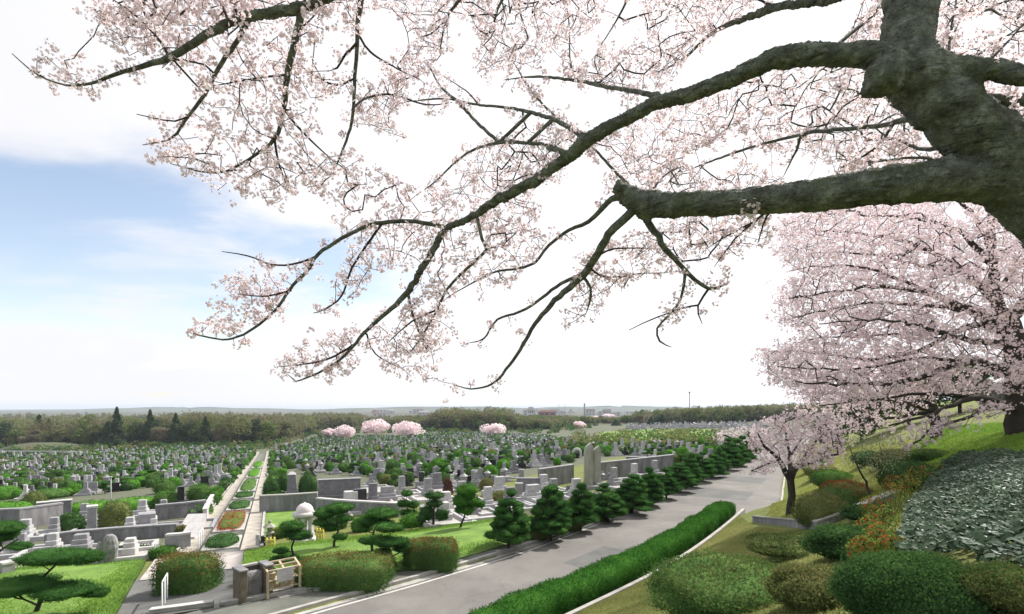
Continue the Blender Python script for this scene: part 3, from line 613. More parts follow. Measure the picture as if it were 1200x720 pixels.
niwaki(38,724,[(38,724),(47,706),(57,690),(52,678),(62,662)],[(42,681,84,16),(20,690,50,12),(78,650,66,18),(40,655,40,12),(104,653,36,14),(92,686,62,18),(118,692,30,10)],'wide spreading garden pine with flat pads on the left lawn',.075,.03,cat='pine tree')
niwaki(-10,690,[(-10,690),(-6,665),(2,645),(20,632)],[(10,617,44,14),(0,628,40,12),(24,640,26,10),(-20,640,40,14)],'garden pine at the frame edge above the left lawn',.07,.03)
niwaki(345,673,[(345,673),(344,655),(342,642),(346,630)],[(345,615,28,12),(354,626,30,11),(338,625,20,9),(330,645,20,8),(334,656,36,9),(356,658,24,9)],'slender garden pine rising behind the wooden bucket rack',.07,.04)
niwaki(391,646,[(391,646),(392,634),(396,622),(394,608)],[(396,597,34,12),(380,602,26,14),(376,612,18,9),(399,629,17,8),(388,618,18,9),(404,608,20,9)],'dark garden pine beside the white domed memorial',.07,.045)
niwaki(437,652,[(437,652),(436,636),(438,622),(446,608)],[(447,602,38,13),(432,610,24,11),(424,619,18,12),(432,635,26,9),(450,612,22,8)],'garden pine with high flat pads left of the twin pine',.07,.045)
niwaki(466,668,[(466,668),(460,656),(453,642),(458,630)],[(456,619,34,10),(444,634,24,10),(462,634,40,11),(473,642,26,10),(450,646,22,8)],'leaning garden pine between the two clipped roadside bushes',.07,.042)
niwaki(508,620,[(508,620),(508,608),(509,596),(509,584)],[(509,581,24,9),(500,602,18,18),(518,603,16,14),(509,591,20,9),(495,608,12,9)],'dark upright garden pine among the white grave walls',.08,.06,'dark')
niwaki(538,623,[(538,623),(541,613),(545,604),(546,588)],[(547,576,26,18),(540,587,20,16),(554,588,18,14),(546,598,20,12),(563,592,12,8),(537,598,10,9)],'light green rounded tree with a bent trunk on the lawn bank',.07,.06,'pinelight')
niwaki(479,612,[(479,612),(478,600),(477,588)],[(476,579,13,9),(473,590,14,9),(484,592,14,10),(479,601,20,8)],'small garden pine in front of the white kerbed graves',.06,.06)
# the row of trimmed pines on the verge: three grown shapes, copied
def trimmed(seed):
    r=np.random.default_rng(seed);pads=[]
    for lv in range(7):
        z=.26+.115*lv;R0=.40*(1-lv/8.4)**.8;k=[6,6,5,5,4,3,1][lv]
        for i in range(k):
            a=6.28*(i+r.uniform(-.3,.3))/k+lv*.6;q=R0*r.uniform(.65,1.0) if k>1 else 0
            pads.append((q*math.cos(a),q*math.sin(a),z+r.normal(0,.03),.17*r.uniform(.7,1.3)*(1-lv*.05),.17*r.uniform(.7,1.3)*(1-lv*.05),.066*r.uniform(.7,1.3)))
    root=pads_tree('trimmed_pine',(0,0,-500),[(0,0,-.05),(.02,.01,.25),(-.02,.02,.55),(.0,0,.9)],pads,'x','pine tree',.035,.021,.8,'pine','trimmed pines along the verge')
    return root
protos=[trimmed(s) for s in (3,8,21)]
def copy_tree(o,parent=None):
    c=o.copy();C.objects.link(c);c.parent=parent
    for ch in o.children: copy_tree(ch,c)
    return c
ORD=['first','second','third','fourth','fifth','sixth','seventh','eighth','ninth','tenth','eleventh','twelfth','thirteenth','fourteenth','fifteenth','sixteenth','seventeenth','eighteenth','nineteenth','twentieth']
row=[(595,645,72,46),(645,634,62,48),(680,623,58,44),(712,612,50,42),(740,602,46,38),(762,593,42,34),(781,585,39,30),(797,577,38,27),(811,571,36,25),(823,565,34,23),(834,560,32,21),(844,555,30,20),(853,551,34,26),(862,546,34,26),(870,541,33,24),(877,537,30,20)]
first=set()
for i,(px,pb,hp,wp) in enumerate(row):
    b=G(px,pb);H=hp/F*b.y;wd=1.22*wp/F*b.y;k=i%3
    o=protos[k] if k not in first else copy_tree(protos[k]);first.add(k)
    o.location=b;wf=1.0 if i<7 else 1.25;o.scale=(wf*wd/.98*(1+.16*math.sin(i*2.1)),wf*wd/.98*(1+.1*math.cos(i*1.3)),H/1.04*(1+.10*math.sin(i*1.7)));o.rotation_euler=(.06*math.sin(i*2.7),.06*math.cos(i*1.9),i*1.3)
    o['label']=('conical trimmed pine at the near end of the verge row, beside the lawn bank' if i==0 else f'trimmed pine on the verge, {ORD[i]} of the row counted from the near end')
# brownish bushes under the pines
for i,(px,pb,wp,hp) in enumerate([(625,634,34,20),(664,624,36,26),(697,612,32,22),(728,602,26,18),(755,594,22,16)]):
    bush('low_shrub',px,pb,wp,hp,None,f'low brownish shrub under the trimmed pines, {ORD[i]} from the near end','shrub',900,.06,2.2,.12,4,.7,[M['olive'],M['brownleaf']],'low shrubs under the pine row')
# shrubs behind the pine row
for i,(px,pb,wp,hp,ms) in enumerate([(668,606,26,18,['green','bright']),(700,598,24,18,['dark','green']),(728,590,22,16,['olive','green']),(752,582,22,16,['green','bright']),(774,574,20,16,['dark','green']),(793,567,18,14,['green','olive']),(812,560,18,14,['dark','green']),(828,553,16,13,['green','olive'])]):
    bush('clipped_shrub',px,pb,wp,hp,None,f'green shrub behind the trimmed pine row, {ORD[i]} from the near end','shrub',900,.07,2.3,.12,4,.8,[M[m] for m in ms],'shrubs behind the pine row')
# clipped boxes beside the entrance and the road
for px,pb,wp,hp,lb in ((221,697,62,46,'boxy clipped bush with reddish top on the entrance plaza'),(405,692,104,40,'wide clipped bush with brown top beside the road on the lawn bank'),(505,669,60,36,'clipped bush with brown top nearest the row of trimmed pines')):
    bush('clipped_bush',px,pb,wp,hp,None,lb,'bush',9000,.03,5.0,.025,3,.62 if px>300 else .8,[M['green'],M['russet']],'clipped box bushes')
# ================================================================== THE CHERRY TREE OVERHEAD
class Skel:
    """branch skeleton: nodes with parents; traced limbs first, then twigs grown to every blossom"""
    def __init__(s): s.p=[];s.par=[];s.r=[];s.tr=[];s.stout=None
    def add(s,p,par,r,tr=True): s.p.append(np.asarray(p,float));s.par.append(par);s.r.append(r);s.tr.append(tr);return len(s.p)-1
    def trace(s,pts,radii,parent=None,step=.07,wob=.01):
        pts=[np.asarray(q,float) for q in pts]
        if parent is None and s.p:
            A=np.array(s.p);parent=int(np.linalg.norm(A-pts[0],axis=1).argmin())
        sm=[];rr=[]
        n=len(pts)
        for i in range(n-1):
            a=pts[max(i-1,0)];b=pts[i];c=pts[i+1];d=pts[min(i+2,n-1)];k=max(1,int(np.linalg.norm(c-b)/step))
            for t in np.linspace(0,1,k,endpoint=False):
                sm.append(.5*((2*b)+(c-a)*t+(2*a-5*b+4*c-d)*t*t+(3*b-a-3*c+d)*t**3));rr.append(radii[i]*(1-t)+radii[i+1]*t)
        sm.append(pts[-1]);rr.append(radii[-1]);ids=[];par=parent if parent is not None else -1
        for i,(q,r) in enumerate(zip(sm,rr)):
            par=s.add(q+rng.normal(0,wob*min(1,r*30),3)*(0 if i in(0,len(sm)-1) else 1),par,r);ids.append(par)
        return ids
    def grow(s,att,step=.09,rt=.0032,curve=.25,up=0.0):
        """joins every attractor to the nearest branch, nearest first (a twig tree)"""
        att=np.asarray(att,float);P0=np.array(s.p);best=np.full(len(att),1e9);bi=np.zeros(len(att),int)
        for i in range(0,len(P0),500):
            d=np.linalg.norm(att[:,None]-P0[None,i:i+500],axis=2)+ (np.array(s.r[i:i+500])>.05)*.25
            j=d.argmin(1);dm=d[np.arange(len(att)),j];m=dm<best;best[m]=dm[m];bi[m]=j[m]+i
        alive=np.ones(len(att),bool);ends=np.zeros(len(att),int)
        for _ in range(len(att)):
            k=int(np.where(alive,best,1e9).argmin());alive[k]=False;q=att[k];b=bi[k];a=s.p[b];v=q-a;L=np.linalg.norm(v);n=max(1,int(L/step))
            dirp=a-s.p[s.par[b]] if s.par[b]>=0 else v;dirp=dirp/(np.linalg.norm(dirp)+1e-9)
            side=dirp*L*curve+np.array([0,0,up*L]);par=b;new=[]
            for i in range(1,n+1):
                t=i/n;pt=a+v*t+side*(t*(1-t))+(rng.normal(0,.006,3) if i<n else 0);par=s.add(pt,par,rt,False);new.append(par)
            ends[k]=par
            NP=np.array([s.p[i] for i in new]);d=np.linalg.norm(att[:,None]-NP[None],axis=2);j=d.argmin(1);dm=d[np.arange(len(att)),j]
            m=dm<best;best[m]=dm[m];bi[m]=np.array(new)[j[m]]
        return ends
    def mesh(s,rt=.003,expo=2.4,cap=.0105):
        n=len(s.p);w=np.zeros(n);ch=[[] for _ in range(n)]
        for i in range(n):
            if s.par[i]>=0: ch[s.par[i]].append(i)
        for i in range(n-1,-1,-1):
            if not ch[i]: w[i]=max(w[i],rt**expo)
            if s.par[i]>=0: w[s.par[i]]+=w[i]
        rad=np.array([max(s.r[i] if s.tr[i] else rt,min((w[i])**(1/expo),s.r[i]*1.15 if s.tr[i] else cap)) for i in range(n)])
        thick=MB();thin=MB();done=np.zeros(n,bool)
        for i in range(n):
            if done[i]: continue
            chain=[s.par[i]] if s.par[i]>=0 else [];c=i
            while True:
                chain.append(c);done[c]=True
                nx=[k for k in ch[c] if not done[k]]
                if not nx:break
                c=max(nx,key=lambda k:rad[k]+(1 if s.tr[k] else 0))
            if len(chain)<2: continue
            pr=rad[chain].copy()
            if s.par[i]>=0: pr[0]=min(pr[0],pr[1]*1.25)
            pts=np.array([s.p[k] for k in chain]);R0=pr.max()
            if R0>.055 and s.stout is not None:
                kq=np.nonzero(pr>.030)[0].max()+1
                if kq<len(pts)-2: thick.tube(pts[kq-2:],pr[kq-2:],8)
                pts=pts[:kq+1];s.stout.tube(pts,pr[:kq+1],18);b=s.stout.n-18*len(pts)
                s.stout.F.append(np.array([[b+17-q for q in range(18)]]));s.stout.M.append(np.array([0]));s.stout.sm.append(np.array([False]))
            elif R0>.018: thick.tube(pts,pr,10)
            else: thin.tube(pts,pr,5 if R0>.008 else 3,0,False)
        return thick,thin
def blossoms(mb,cen,rad,nf,fs,spread=1.0,calyx=True,r=rng):
    """balls of five-petalled flowers: material 0 petals, 1 calyx"""
    cen=np.asarray(cen,float);k=len(cen);rad=np.broadcast_to(rad,(k,))
    nn=np.maximum(3,r.poisson(nf,k));idx=np.repeat(np.arange(k),nn);m=len(idx)
    d=unit(r.normal(size=(m,3)));c=cen[idx]+d*(rad[idx]*r.uniform(.7,1.12,m))[:,None];d=unit(d+.45*r.normal(size=(m,3)))
    a=r.normal(size=(m,3));U=unit(np.cross(d,a));W=np.cross(d,U);f=fs*r.uniform(.75,1.15,m)[:,None];V=[]
    for q in range(5):
        t=q*2*math.pi/5;e=math.cos(t)*U+math.sin(t)*W;s_=-math.sin(t)*U+math.cos(t)*W
        V.append(np.stack([c,c+f*(.62*e+.40*s_+.22*d),c+f*(1.0*e+.28*d),c+f*(.62*e-.40*s_+.22*d)],1))
    V=np.concatenate(V,0).reshape(-1,3);mb.add(V,np.arange(len(V)).reshape(-1,4),0)
    if calyx:
        s=fs*.26;Vc=np.stack([c-d*fs*.5,c+U*s,c+W*s-U*s*.5,c-W*s-U*s*.5],1).reshape(-1,3);i=np.arange(m)[:,None]*4
        mb.add(Vc,np.concatenate([i+np.array([[0,1,2]]),i+np.array([[0,2,3]]),i+np.array([[0,3,1]])],0),1)
def px_r(w,Y): return max(w/2*Y/F,.003)
sk=Skel()
def tr(pts,parent=None,first_join=True):
    """pts: (px,py,Y,width px)"""
    W=[P(a,b,c) for a,b,c,_ in pts];rr=[px_r(w*(.80 if w<7 else 1),c) for _,_,c,w in pts]
    rr[-1]=.0032 if pts[-1][3]<3 else rr[-1]
    return sk.trace(W,rr,parent,.06,.005)
base=G(1400,711)
TB=P(1492,711,3.7);TB.z=h1(TB.x,TB.y)-.25
trunk_pts=[(1500,800,3.7,170),(1492,660,3.65,140),(1462,510,3.6,130),(1400,385,3.6,122),(1305,285,3.6,112),(1232,230,3.6,92),(1180,190,3.6,76),(1140,157,3.6,64),(1100,120,3.6,60),(1072,88,3.61,62),(1064,60,3.62,52),(1064,25,3.7,54),(1068,-20,3.75,50),(1076,-110,3.8,46),(1070,-210,4.0,40),(1040,-330,4.3,30),(1020,-450,4.6,18)]
W=[P(a,b,c) for a,b,c,_ in trunk_pts];W[0]=TB
sk.trace(W,[px_r(w,c) for _,_,c,w in trunk_pts],None,.07,.012)
for pts in [
 # lower limb and its forks
 [(1240,232,3.6,54),(1170,214,3.61,50),(1110,211,3.65,47),(1040,217,3.75,43),(960,228,3.9,37),(880,236,4.1,31),(800,240,4.35,28),(757,238,4.55,30),(733,228,4.6,22),(722,219,4.6,15)],
 [(748,238,4.57,12),(735,254,4.6,10),(713,275,4.7,9.5),(697,303,4.85,9),(683,323,5.0,9),(660,343,5.1,7),(627,380,5.3,6),(610,410,5.4,5),(593,433,5.5,4.2),(577,450,5.6,3.4),(552,456,5.7,2.4),(530,450,5.75,1.8)],
 [(745,244,4.57,11),(767,270,4.6,8),(780,292,4.65,7),(803,317,4.75,6.5),(830,338,4.9,5.5),(847,335,5.0,3),(852,333,5.0,2)],
 [(803,318,4.76,5),(798,350,4.8,4),(783,370,4.9,3.5),(770,385,5,3),(773,400,5.05,3),(787,407,5.1,2.2)],
 [(830,339,4.9,4),(818,358,4.95,3),(818,368,5,2.4),(823,380,5,1.6)],
 [(818,358,4.95,3),(797,362,5,2.6),(763,375,5.1,2),(737,387,5.2,1.4)],
 [(728,230,4.6,9),(717,233,4.65,7),(690,260,4.8,6),(667,270,4.95,5),(643,288,5.1,4.4),(627,308,5.2,4),(607,315,5.3,3.4),(577,320,5.5,2.8),(530,345,5.8,2)],
 [(680,323,5.0,6),(657,333,5.1,5),(617,362,5.25,4),(583,375,5.4,3.2),(567,397,5.5,2.6),(550,402,5.6,2)],
 [(683,324,5.0,5),(692,337,5,4),(693,347,5.05,4),(687,367,5.1,2.4)],
 [(700,300,4.86,4),(720,292,5,2.6),(760,291,5.3,1.6)],
 [(690,313,4.95,3.4),(710,325,5.1,2.4),(750,321,5.3,1.8),(782,320,5.4,1.4)],
 # long limb reaching left and down
 [(1070,84,3.62,34),(1036,68,3.6,29),(1012,63,3.62,28),(987,64,3.65,25),(957,64,3.7,25),(910,68,3.8,23),(867,87,3.9,20),(833,103,4,18),(800,113,4.1,16.5),(767,122,4.2,16),(733,140,4.3,15.5),(690,163,4.4,15),(667,183,4.5,14),(633,207,4.6,13),(600,227,4.7,11.5),(573,240,4.8,10.5),(560,250,4.85,9.5),(537,262,4.95,9),(523,268,5,8.5),(507,295,5.05,8),(490,323,5.1,7.5),(478,342,5.15,7),(453,367,5.25,6),(427,390,5.35,5),(413,407,5.4,4.4),(397,423,5.45,3.8),(373,437,5.5,3.2),(347,447,5.55,2.2),(337,439,5.55,1.4)],
 [(528,268,5,6),(487,260,5.0,6),(450,261,5.0,5.8),(430,265,5.0,5.5),(400,280,5.05,5.2),(373,298,5.1,5.2),(360,317,5.1,4.8),(343,335,5.15,4.6),(323,363,5.2,4.2),(297,385,5.2,3.6),(267,398,5.25,3),(233,393,5.25,2.4),(221,389,5.25,1.6)],
 [(447,263,5,4),(430,287,5.1,3.8),(413,313,5.2,3.2),(400,347,5.3,2.8),(380,363,5.35,2.4),(367,367,5.4,1.6)],
 [(370,301,5.1,3.6),(343,310,5.05,3),(317,310,5,2.6),(290,300,4.95,2.2),(260,295,4.9,1.6)],
 [(341,340,5.15,3),(313,347,5.1,2.6),(280,345,5.0,1.8)],
 [(478,343,5.15,4.6),(483,367,5.2,3.8),(493,393,5.3,3),(505,410,5.4,2)],
 [(417,403,5.4,3.6),(387,420,5.4,3),(357,427,5.4,2.4),(327,430,5.4,1.6)],
 [(558,251,4.86,5),(565,280,4.9,4.8),(570,292,4.95,5),(553,310,5,4.4),(527,335,5.1,4),(510,367,5.2,3.4),(493,397,5.3,2.8),(477,417,5.4,1.8)],
 [(513,363,5.2,3.4),(483,377,5.3,2.8),(453,403,5.4,1.8)],
 [(430,392,5.35,3),(440,415,5.45,2.2),(470,432,5.6,1.4)],
 # branches rising from the long limb
 [(690,162,4.4,7),(660,146,4.8,5.5),(640,137,5.1,5),(600,127,5.7,4),(560,123,6.2,3.4),(520,116,6.6,2.6),(470,120,7,1.8)],
 [(772,113,4.2,8),(750,108,4.5,6.5),(717,103,5.0,5.5),(677,95,5.6,4.5),(630,90,6.1,3.4),(590,94,6.6,2)],
 [(675,93,5.6,3),(668,70,6,2.4),(667,30,6.6,2),(662,-5,7,1.4)],
 [(664,181,4.5,7),(650,175,4.6,7),(641,174,4.7,4)],
 [(585,167,5.4,5),(560,145,5.7,4.6),(537,120,6,4.2),(515,100,6.3,3),(500,70,6.6,2)],
 [(618,168,5.0,5),(600,167,5.2,5),(583,168,5.4,5),(547,180,5.7,3.2),(510,213,5.9,2.2),(497,223,6,1.4)],
 [(664,180,4.52,6),(640,170,4.8,5),(620,168,5.0,5)],
 [(747,228,4.6,5),(720,200,4.8,3.6),(693,172,5.0,3),(655,140,5.4,3),(625,110,5.8,2.6),(600,70,6.3,2)],
 [(645,200,4.55,3.4),(610,208,4.8,2.6),(590,222,5,2)],
 [(747,228,4.6,5),(765,205,5.0,3.4),(800,180,5.6,2.6),(840,165,6.2,1.8)],
 [(757,232,4.6,4),(780,205,5.0,3),(800,195,5.4,2)],
 # limb at the top left, joined to the trunk above the frame
 [(1070,-210,4.0,30),(960,-190,4.1,27),(800,-150,4.2,23),(640,-95,4.2,18),(500,-42,4.2,15),(430,-18,4.2,13),(373,0,4.2,12),(350,10,4.2,11.5),(313,16,4.2,11),(283,22,4.2,10.5),(250,36,4.2,9),(220,55,4.2,8),(200,67,4.2,7.5),(167,78,4.15,6.5),(133,88,4.1,5),(107,98,4.1,3.8),(77,100,4.1,3),(43,87,4.05,2.2),(14,63,4,1.4)],
 [(292,20,4.2,7),(280,47,4.3,6.5),(260,73,4.4,6),(240,110,4.5,5),(220,137,4.6,4.2),(203,160,4.7,3.2),(185,167,4.75,2.4),(167,170,4.8,1.6)],
 [(353,9,4.2,9),(345,53,4.3,8),(337,87,4.4,7),(333,127,4.5,6.4),(322,163,4.6,5.4),(297,183,4.7,4),(267,200,4.8,3.4),(240,202,4.85,2.6),(200,192,4.9,1.6)],
 [(322,164,4.6,4),(327,193,4.7,3.2),(337,220,4.8,2)],
 [(333,128,4.5,3.6),(350,150,4.7,3),(372,172,4.9,2.2),(392,190,5,1.6)],
 [(198,66,4.2,4),(183,43,4.25,3.2),(157,17,4.3,2.6),(133,0,4.35,2)],
 [(280,21,4.2,5),(270,0,4.25,4.4),(255,-20,4.3,3)],
 [(268,28,4.2,4),(258,0,4.3,3.4),(250,-20,4.4,2)],
 [(203,70,4.2,3.4),(227,97,4.3,2.8),(238,108,4.5,2.4)],
 [(240,76,4.4,2.8),(205,70,4.5,2.2),(190,80,4.6,1.6)],
 [(222,136,4.6,3),(205,142,4.55,2.4),(178,138,4.5,1.8),(160,134,4.45,1.4)],
 [(345,40,4.3,2.6),(365,22,4.4,2),(385,0,4.5,1.6)],
 [(336,88,4.4,3),(300,92,4.5,2.4),(245,102,4.6,1.6)],
 [(300,92,4.5,2.4),(283,70,4.45,2),(275,50,4.4,1.6)],
 # more limbs falling from above the frame
 [(480,-37,4.2,9),(440,-15,4.4,7.5),(423,0,4.5,7),(419,43,4.6,6),(416,90,4.7,5.2),(413,140,4.8,4.4),(408,158,4.85,3.8),(400,180,4.9,3),(390,205,5,1.8)],
 [(420,42,4.6,4),(433,60,4.8,3.4),(460,78,5.1,2.4),(490,92,5.4,1.6)],
 [(417,52,4.6,4),(405,65,4.65,3.6),(395,80,4.7,3)],
 [(416,92,4.7,3),(395,100,4.8,3.4),(375,92,4.9,2.6),(352,78,5,1.8)],
 [(413,128,4.8,3.4),(430,115,5,2.8),(460,111,5.3,2.8),(500,123,5.7,2.4),(530,120,6.0,2)],
 [(600,-80,4.2,9),(560,-30,5,6),(537,2,5.4,4.6),(523,23,5.6,3.8),(515,63,5.8,2),],
 [(524,22,5.6,3),(505,40,5.8,2.4),(492,44,5.9,1.6)],
 [(720,-125,4.2,9),(640,-60,5.2,6),(592,-5,5.8,4),(577,30,6,2.8),(567,50,6.2,1.6)],
 [(850,-165,4.1,9),(780,-70,5.4,6),(740,-10,6,4),(725,20,6.4,2.6),(700,60,6.8,1.6)],
 # right of the trunk and the upper arm
 [(1066,68,3.62,26),(1087,74,3.57,24),(1133,78,3.45,23),(1200,88,3.3,22),(1300,104,3.0,20),(1420,120,2.8,14)],
 [(1100,120,3.62,18),(1123,123,3.6,15),(1160,117,3.65,14),(1200,118,3.7,13),(1300,112,3.9,11),(1400,100,4.2,8)],
 [(1069,-60,3.78,26),(1030,-25,4.0,16),(990,-8,4.3,13),(963,1,4.5,11),(910,9,4.9,9.5),(867,24,5.4,7),(833,40,5.9,5),(800,70,6.4,3.6),(770,85,6.8,2)],
 [(910,9,4.9,4),(880,-5,5.2,3),(860,-20,5.4,2)],
 [(968,60,3.7,7),(977,56,3.8,6),(1000,37,4.0,5.4),(1022,18,4.2,5),(1040,0,4.4,4.4),(1060,-30,4.7,3)],
 [(1085,128,3.65,14),(1067,138,3.9,8),(1033,147,4.3,6.5),(987,152,4.8,6),(943,157,5.3,5),(933,177,5.6,3.6),(918,207,6,2)],
 [(945,157,5.3,4),(900,167,5.7,3.4),(850,183,6.3,3),(800,202,6.8,2)],
 [(1047,146,4.2,5),(1030,170,4.6,3.4),(1000,190,5,2.6),(983,197,5.2,2)],
 [(1125,170,3.65,8),(1080,175,4.1,5),(1050,163,4.5,3),(1040,165,4.7,2)],
 [(1150,196,3.65,6),(1075,185,4.3,3.4),(1020,190,5,2.4),(980,186,5.4,2)],
 [(905,244,4.0,4),(895,262,4.3,3),(888,285,4.5,2)],[(903,244,4.0,4),(880,263,4.5,3.4),(860,282,4.9,2.6),(837,313,5.3,1.6)],[(880,262,4.5,3),(855,275,5,2.2),(830,290,5.4,1.6)],
 [(1112,76,3.5,5),(1114,40,3.9,3),(1122,-10,4.4,2.4)],[(1150,80,3.45,5),(1180,50,3.7,3.4),(1215,10,3.9,2)],[(1115,110,3.6,6),(1108,92,3.9,5),(1160,55,4.6,3),(1200,30,5,2)],
 [(1160,117,3.65,5),(1170,145,4.2,3),(1180,170,4.6,2)],
 [(560,123,6.2,2.6),(548,108,6.3,2),(520,90,6.5,1.4)],[(1033,66,3.62,16),(1018,92,3.6,10),(1014,106,3.6,5)]]:
    tr(pts)
def inpoly(q,poly):
    x,y=q[:,0],q[:,1];r=np.zeros(len(q),bool);n=len(poly)
    for i in range(n):
        (x0,y0),(x1,y1)=poly[i],poly[(i+1)%n];c=((y0>y)!=(y1>y))&(x<(x1-x0)*(y-y0)/(y1-y0+1e-9)+x0);r^=c
    return r
def fill(poly,n,sp,Y0,Y1,gate=.0,gsc=.02,seed=0):
    """spread points in a region of the crown, at depths Y0..Y1, with natural gaps"""
    a=np.array(poly);lo,hi=a.min(0),a.max(0);out=[];grid={}
    q=lo+rng.random((n*6,2))*(hi-lo);q=q[inpoly(q,poly)]
    gq=lump(np.column_stack([q*gsc,np.full(len(q),seed)]),1.0,seed)+.5*lump(np.column_stack([q*gsc*2.7,np.full(len(q),seed+4)]),1.0,seed);q=q[gq>gate]
    for p in q:
        c=(int(p[0]/sp),int(p[1]/sp));ok=True
        for i in (-1,0,1):
            for j in (-1,0,1):
                for o in grid.get((c[0]+i,c[1]+j),()):
                    if (o[0]-p[0])**2+(o[1]-p[1])**2<sp*sp: ok=False
        if ok: grid.setdefault(c,[]).append(p);out.append(p)
        if len(out)>=n:break
    out=np.array(out);Y=rng.uniform(Y0,Y1,len(out));return np.stack([(out[:,0]-600)/F*Y,Y,EYE-(out[:,1]-HZ)/F*Y],1)
att=[]
# upper left, larger because nearer
att.append(fill([(108,12),(180,-15),(425,-15),(425,60),(412,150),(398,200),(345,232),(300,226),(235,212),(192,192),(156,168),(152,138),(165,108),(150,96),(60,104),(52,88),(70,60),(100,50),(112,40)],520,11,4.0,5.0,-.25,.022,1))
att.append(fill([(105,10),(200,-15),(330,-15),(250,30),(200,60),(150,78),(140,55)],120,9,4.1,4.5,-.6,.03,2))
# middle left
att.append(fill([(330,205),(400,175),(445,195),(470,215),(560,245),(530,262),(430,262),(375,295),(345,330),(300,322),(262,300),(252,290),(300,285),(345,270),(300,235)],260,10,4.9,5.5,-.3,.02,3))
att.append(fill([(262,322),(330,318),(345,340),(330,362),(290,388),(225,394),(226,376),(255,360)],70,9,5.0,5.3,-.6,.03,4))
att.append(fill([(420,270),(560,250),(640,270),(690,262),(700,300),(660,340),(640,372),(620,395),(560,400),(500,410),(440,418),(470,370),(500,300),(440,320),(400,360),(370,370),(400,320)],560,9,4.8,6.0,-.15,.022,5))
att.append(fill([(325,418),(400,385),(450,380),(440,410),(400,440),(345,448),(322,432)],110,9,5.2,5.6,-.5,.03,6))
att.append(fill([(440,400),(560,395),(600,400),(630,425),(600,440),(560,456),(510,452),(460,440)],150,9,5.3,5.9,-.2,.03,7))
# the dense upper centre, farther away
att.append(fill([(430,0),(560,-15),(720,-15),(690,40),(640,60),(625,130),(690,160),(640,200),(575,238),(498,236),(482,205),(520,180),(470,160),(400,140),(440,100),(470,60),(500,40)],1350,6.4,5.0,8.0,-.30,.02,8))
att.append(fill([(745,-15),(900,-15),(860,25),(800,70),(770,112),(720,105),(672,92),(700,60),(760,45)],420,6.5,5.0,7.5,-.35,.022,9))
att.append(fill([(870,15),(1040,-15),(1030,60),(960,58),(905,62),(860,90),(800,108),(800,75)],420,6,5.0,8.0,-.05,.022,10))
att.append(fill([(700,160),(800,120),(900,75),(1030,75),(1090,140),(1120,205),(1040,205),(950,220),(860,232),(745,225),(720,210),(640,215)],1150,5.9,5.5,9.0,-.26,.02,11))
att.append(fill([(545,245),(640,210),(720,235),(800,250),(900,250),(905,285),(850,300),(780,310),(700,290),(640,300),(560,270)],520,7,5.0,7.0,-.1,.022,12))
att.append(fill([(700,310),(770,300),(800,320),(740,330),(690,372),(650,395),(640,372)],60,8,5.1,6.0,-.1,.03,13))
att.append(fill([(1085,-15),(1240,-15),(1240,80),(1130,70),(1090,60)],330,6,4.4,8.0,-.2,.022,14))
att.append(fill([(1110,85),(1240,120),(1240,240),(1190,190),(1130,140)],300,6,5,9.0,-.3,.022,15))
# part of the crown above the frame so the tree is whole
def blob(px,py,Y,rx,ry,n):
    c=np.array(P(px,py,Y));return c+sphere_dirs(n)*rng.random(n)[:,None]**.4*np.array([rx,ry,.8])
att.append(blob(760,-220,5.0,2.2,1.4,260));att.append(blob(1080,-420,4.6,1.6,1.4,160));att.append(blob(1380,80,3.6,1.3,1.0,160))
att=np.concatenate(att)
# spurs along the thin traced branches
spur=[]
for i in range(len(sk.p)):
    if .003<sk.r[i]<.024 and rng.random()<(.46 if sk.r[i]<.014 else .18): spur.append(sk.p[i]+rng.normal(0,.055,3))
att=np.concatenate([att,np.array(spur)])
nb=sk.grow(att,.09,.0034,.22,.03)
sk.stout=MB();thick,thin=sk.mesh(.0034)
root=empty('cherry_tree',(TB.x,TB.y,TB.z+.25),'great old cherry tree overhead with mossy leaning trunk and blossoming limbs','cherry tree')
inv=np.array(root.location)
def rel(mb):
    for i in range(len(mb.V)): mb.V[i]=mb.V[i]-inv
    return mb
for px,py,Y,r_ in ((1040,88,3.56,.12),(1027,96,3.56,.085),(1019,106,3.56,.05),(726,221,4.57,.06),(1033,62,3.55,.05),(1050,204,3.66,.045),(956,57,3.70,.03),(850,229,4.12,.04),(908,63,3.79,.03),(1110,191,3.6,.05)):
    V_,F_=core(r_,r_,r_*1.1,2.0,.35,4,px,12,8,1.0);sk.stout.add(V_+np.array(P(px,py,Y)),F_,0,True)
# fuse the stout limbs into one skin, then give it bark relief
tmp=link(rel(sk.stout).mesh('tmp',M['bark']),'tmp');md=tmp.modifiers.new('r','REMESH');md.mode='VOXEL';md.voxel_size=.016
ms=tmp.modifiers.new('s','SMOOTH');ms.factor=.5;ms.iterations=7
dg=bpy.context.evaluated_depsgraph_get();ev=tmp.evaluated_get(dg);me2=bpy.data.meshes.new_from_object(ev);bpy.data.objects.remove(tmp)
nv=len(me2.vertices);cv_=np.empty(nv*3,np.float32);me2.vertices.foreach_get('co',cv_);cv_=cv_.reshape(-1,3).astype(float);nrm=np.empty(nv*3,np.float32);me2.vertices.foreach_get('normal',nrm);nrm=nrm.reshape(-1,3)
rel_=.005*lump(cv_,6.,2)+.004*lump(cv_*np.array([1,1,1.6]),17.,5)+.006*lump(cv_*np.array([1,1,2.2]),41.,7)+.004*rng.normal(size=nv)
cv_+=nrm*rel_[:,None];me2.vertices.foreach_set('co',cv_.astype(np.float32).ravel());me2.polygons.foreach_set('use_smooth',np.ones(len(me2.polygons),bool));me2.update()
me2.materials.clear();me2.materials.append(M['bark']);me2.name='trunk';link(me2,'trunk',root)
rel(thick).build('branch',M['bark'],root);rel(thin).build('twigs',M['twig'],root)
bl=MB();n=len(att);dist=att[:,1]
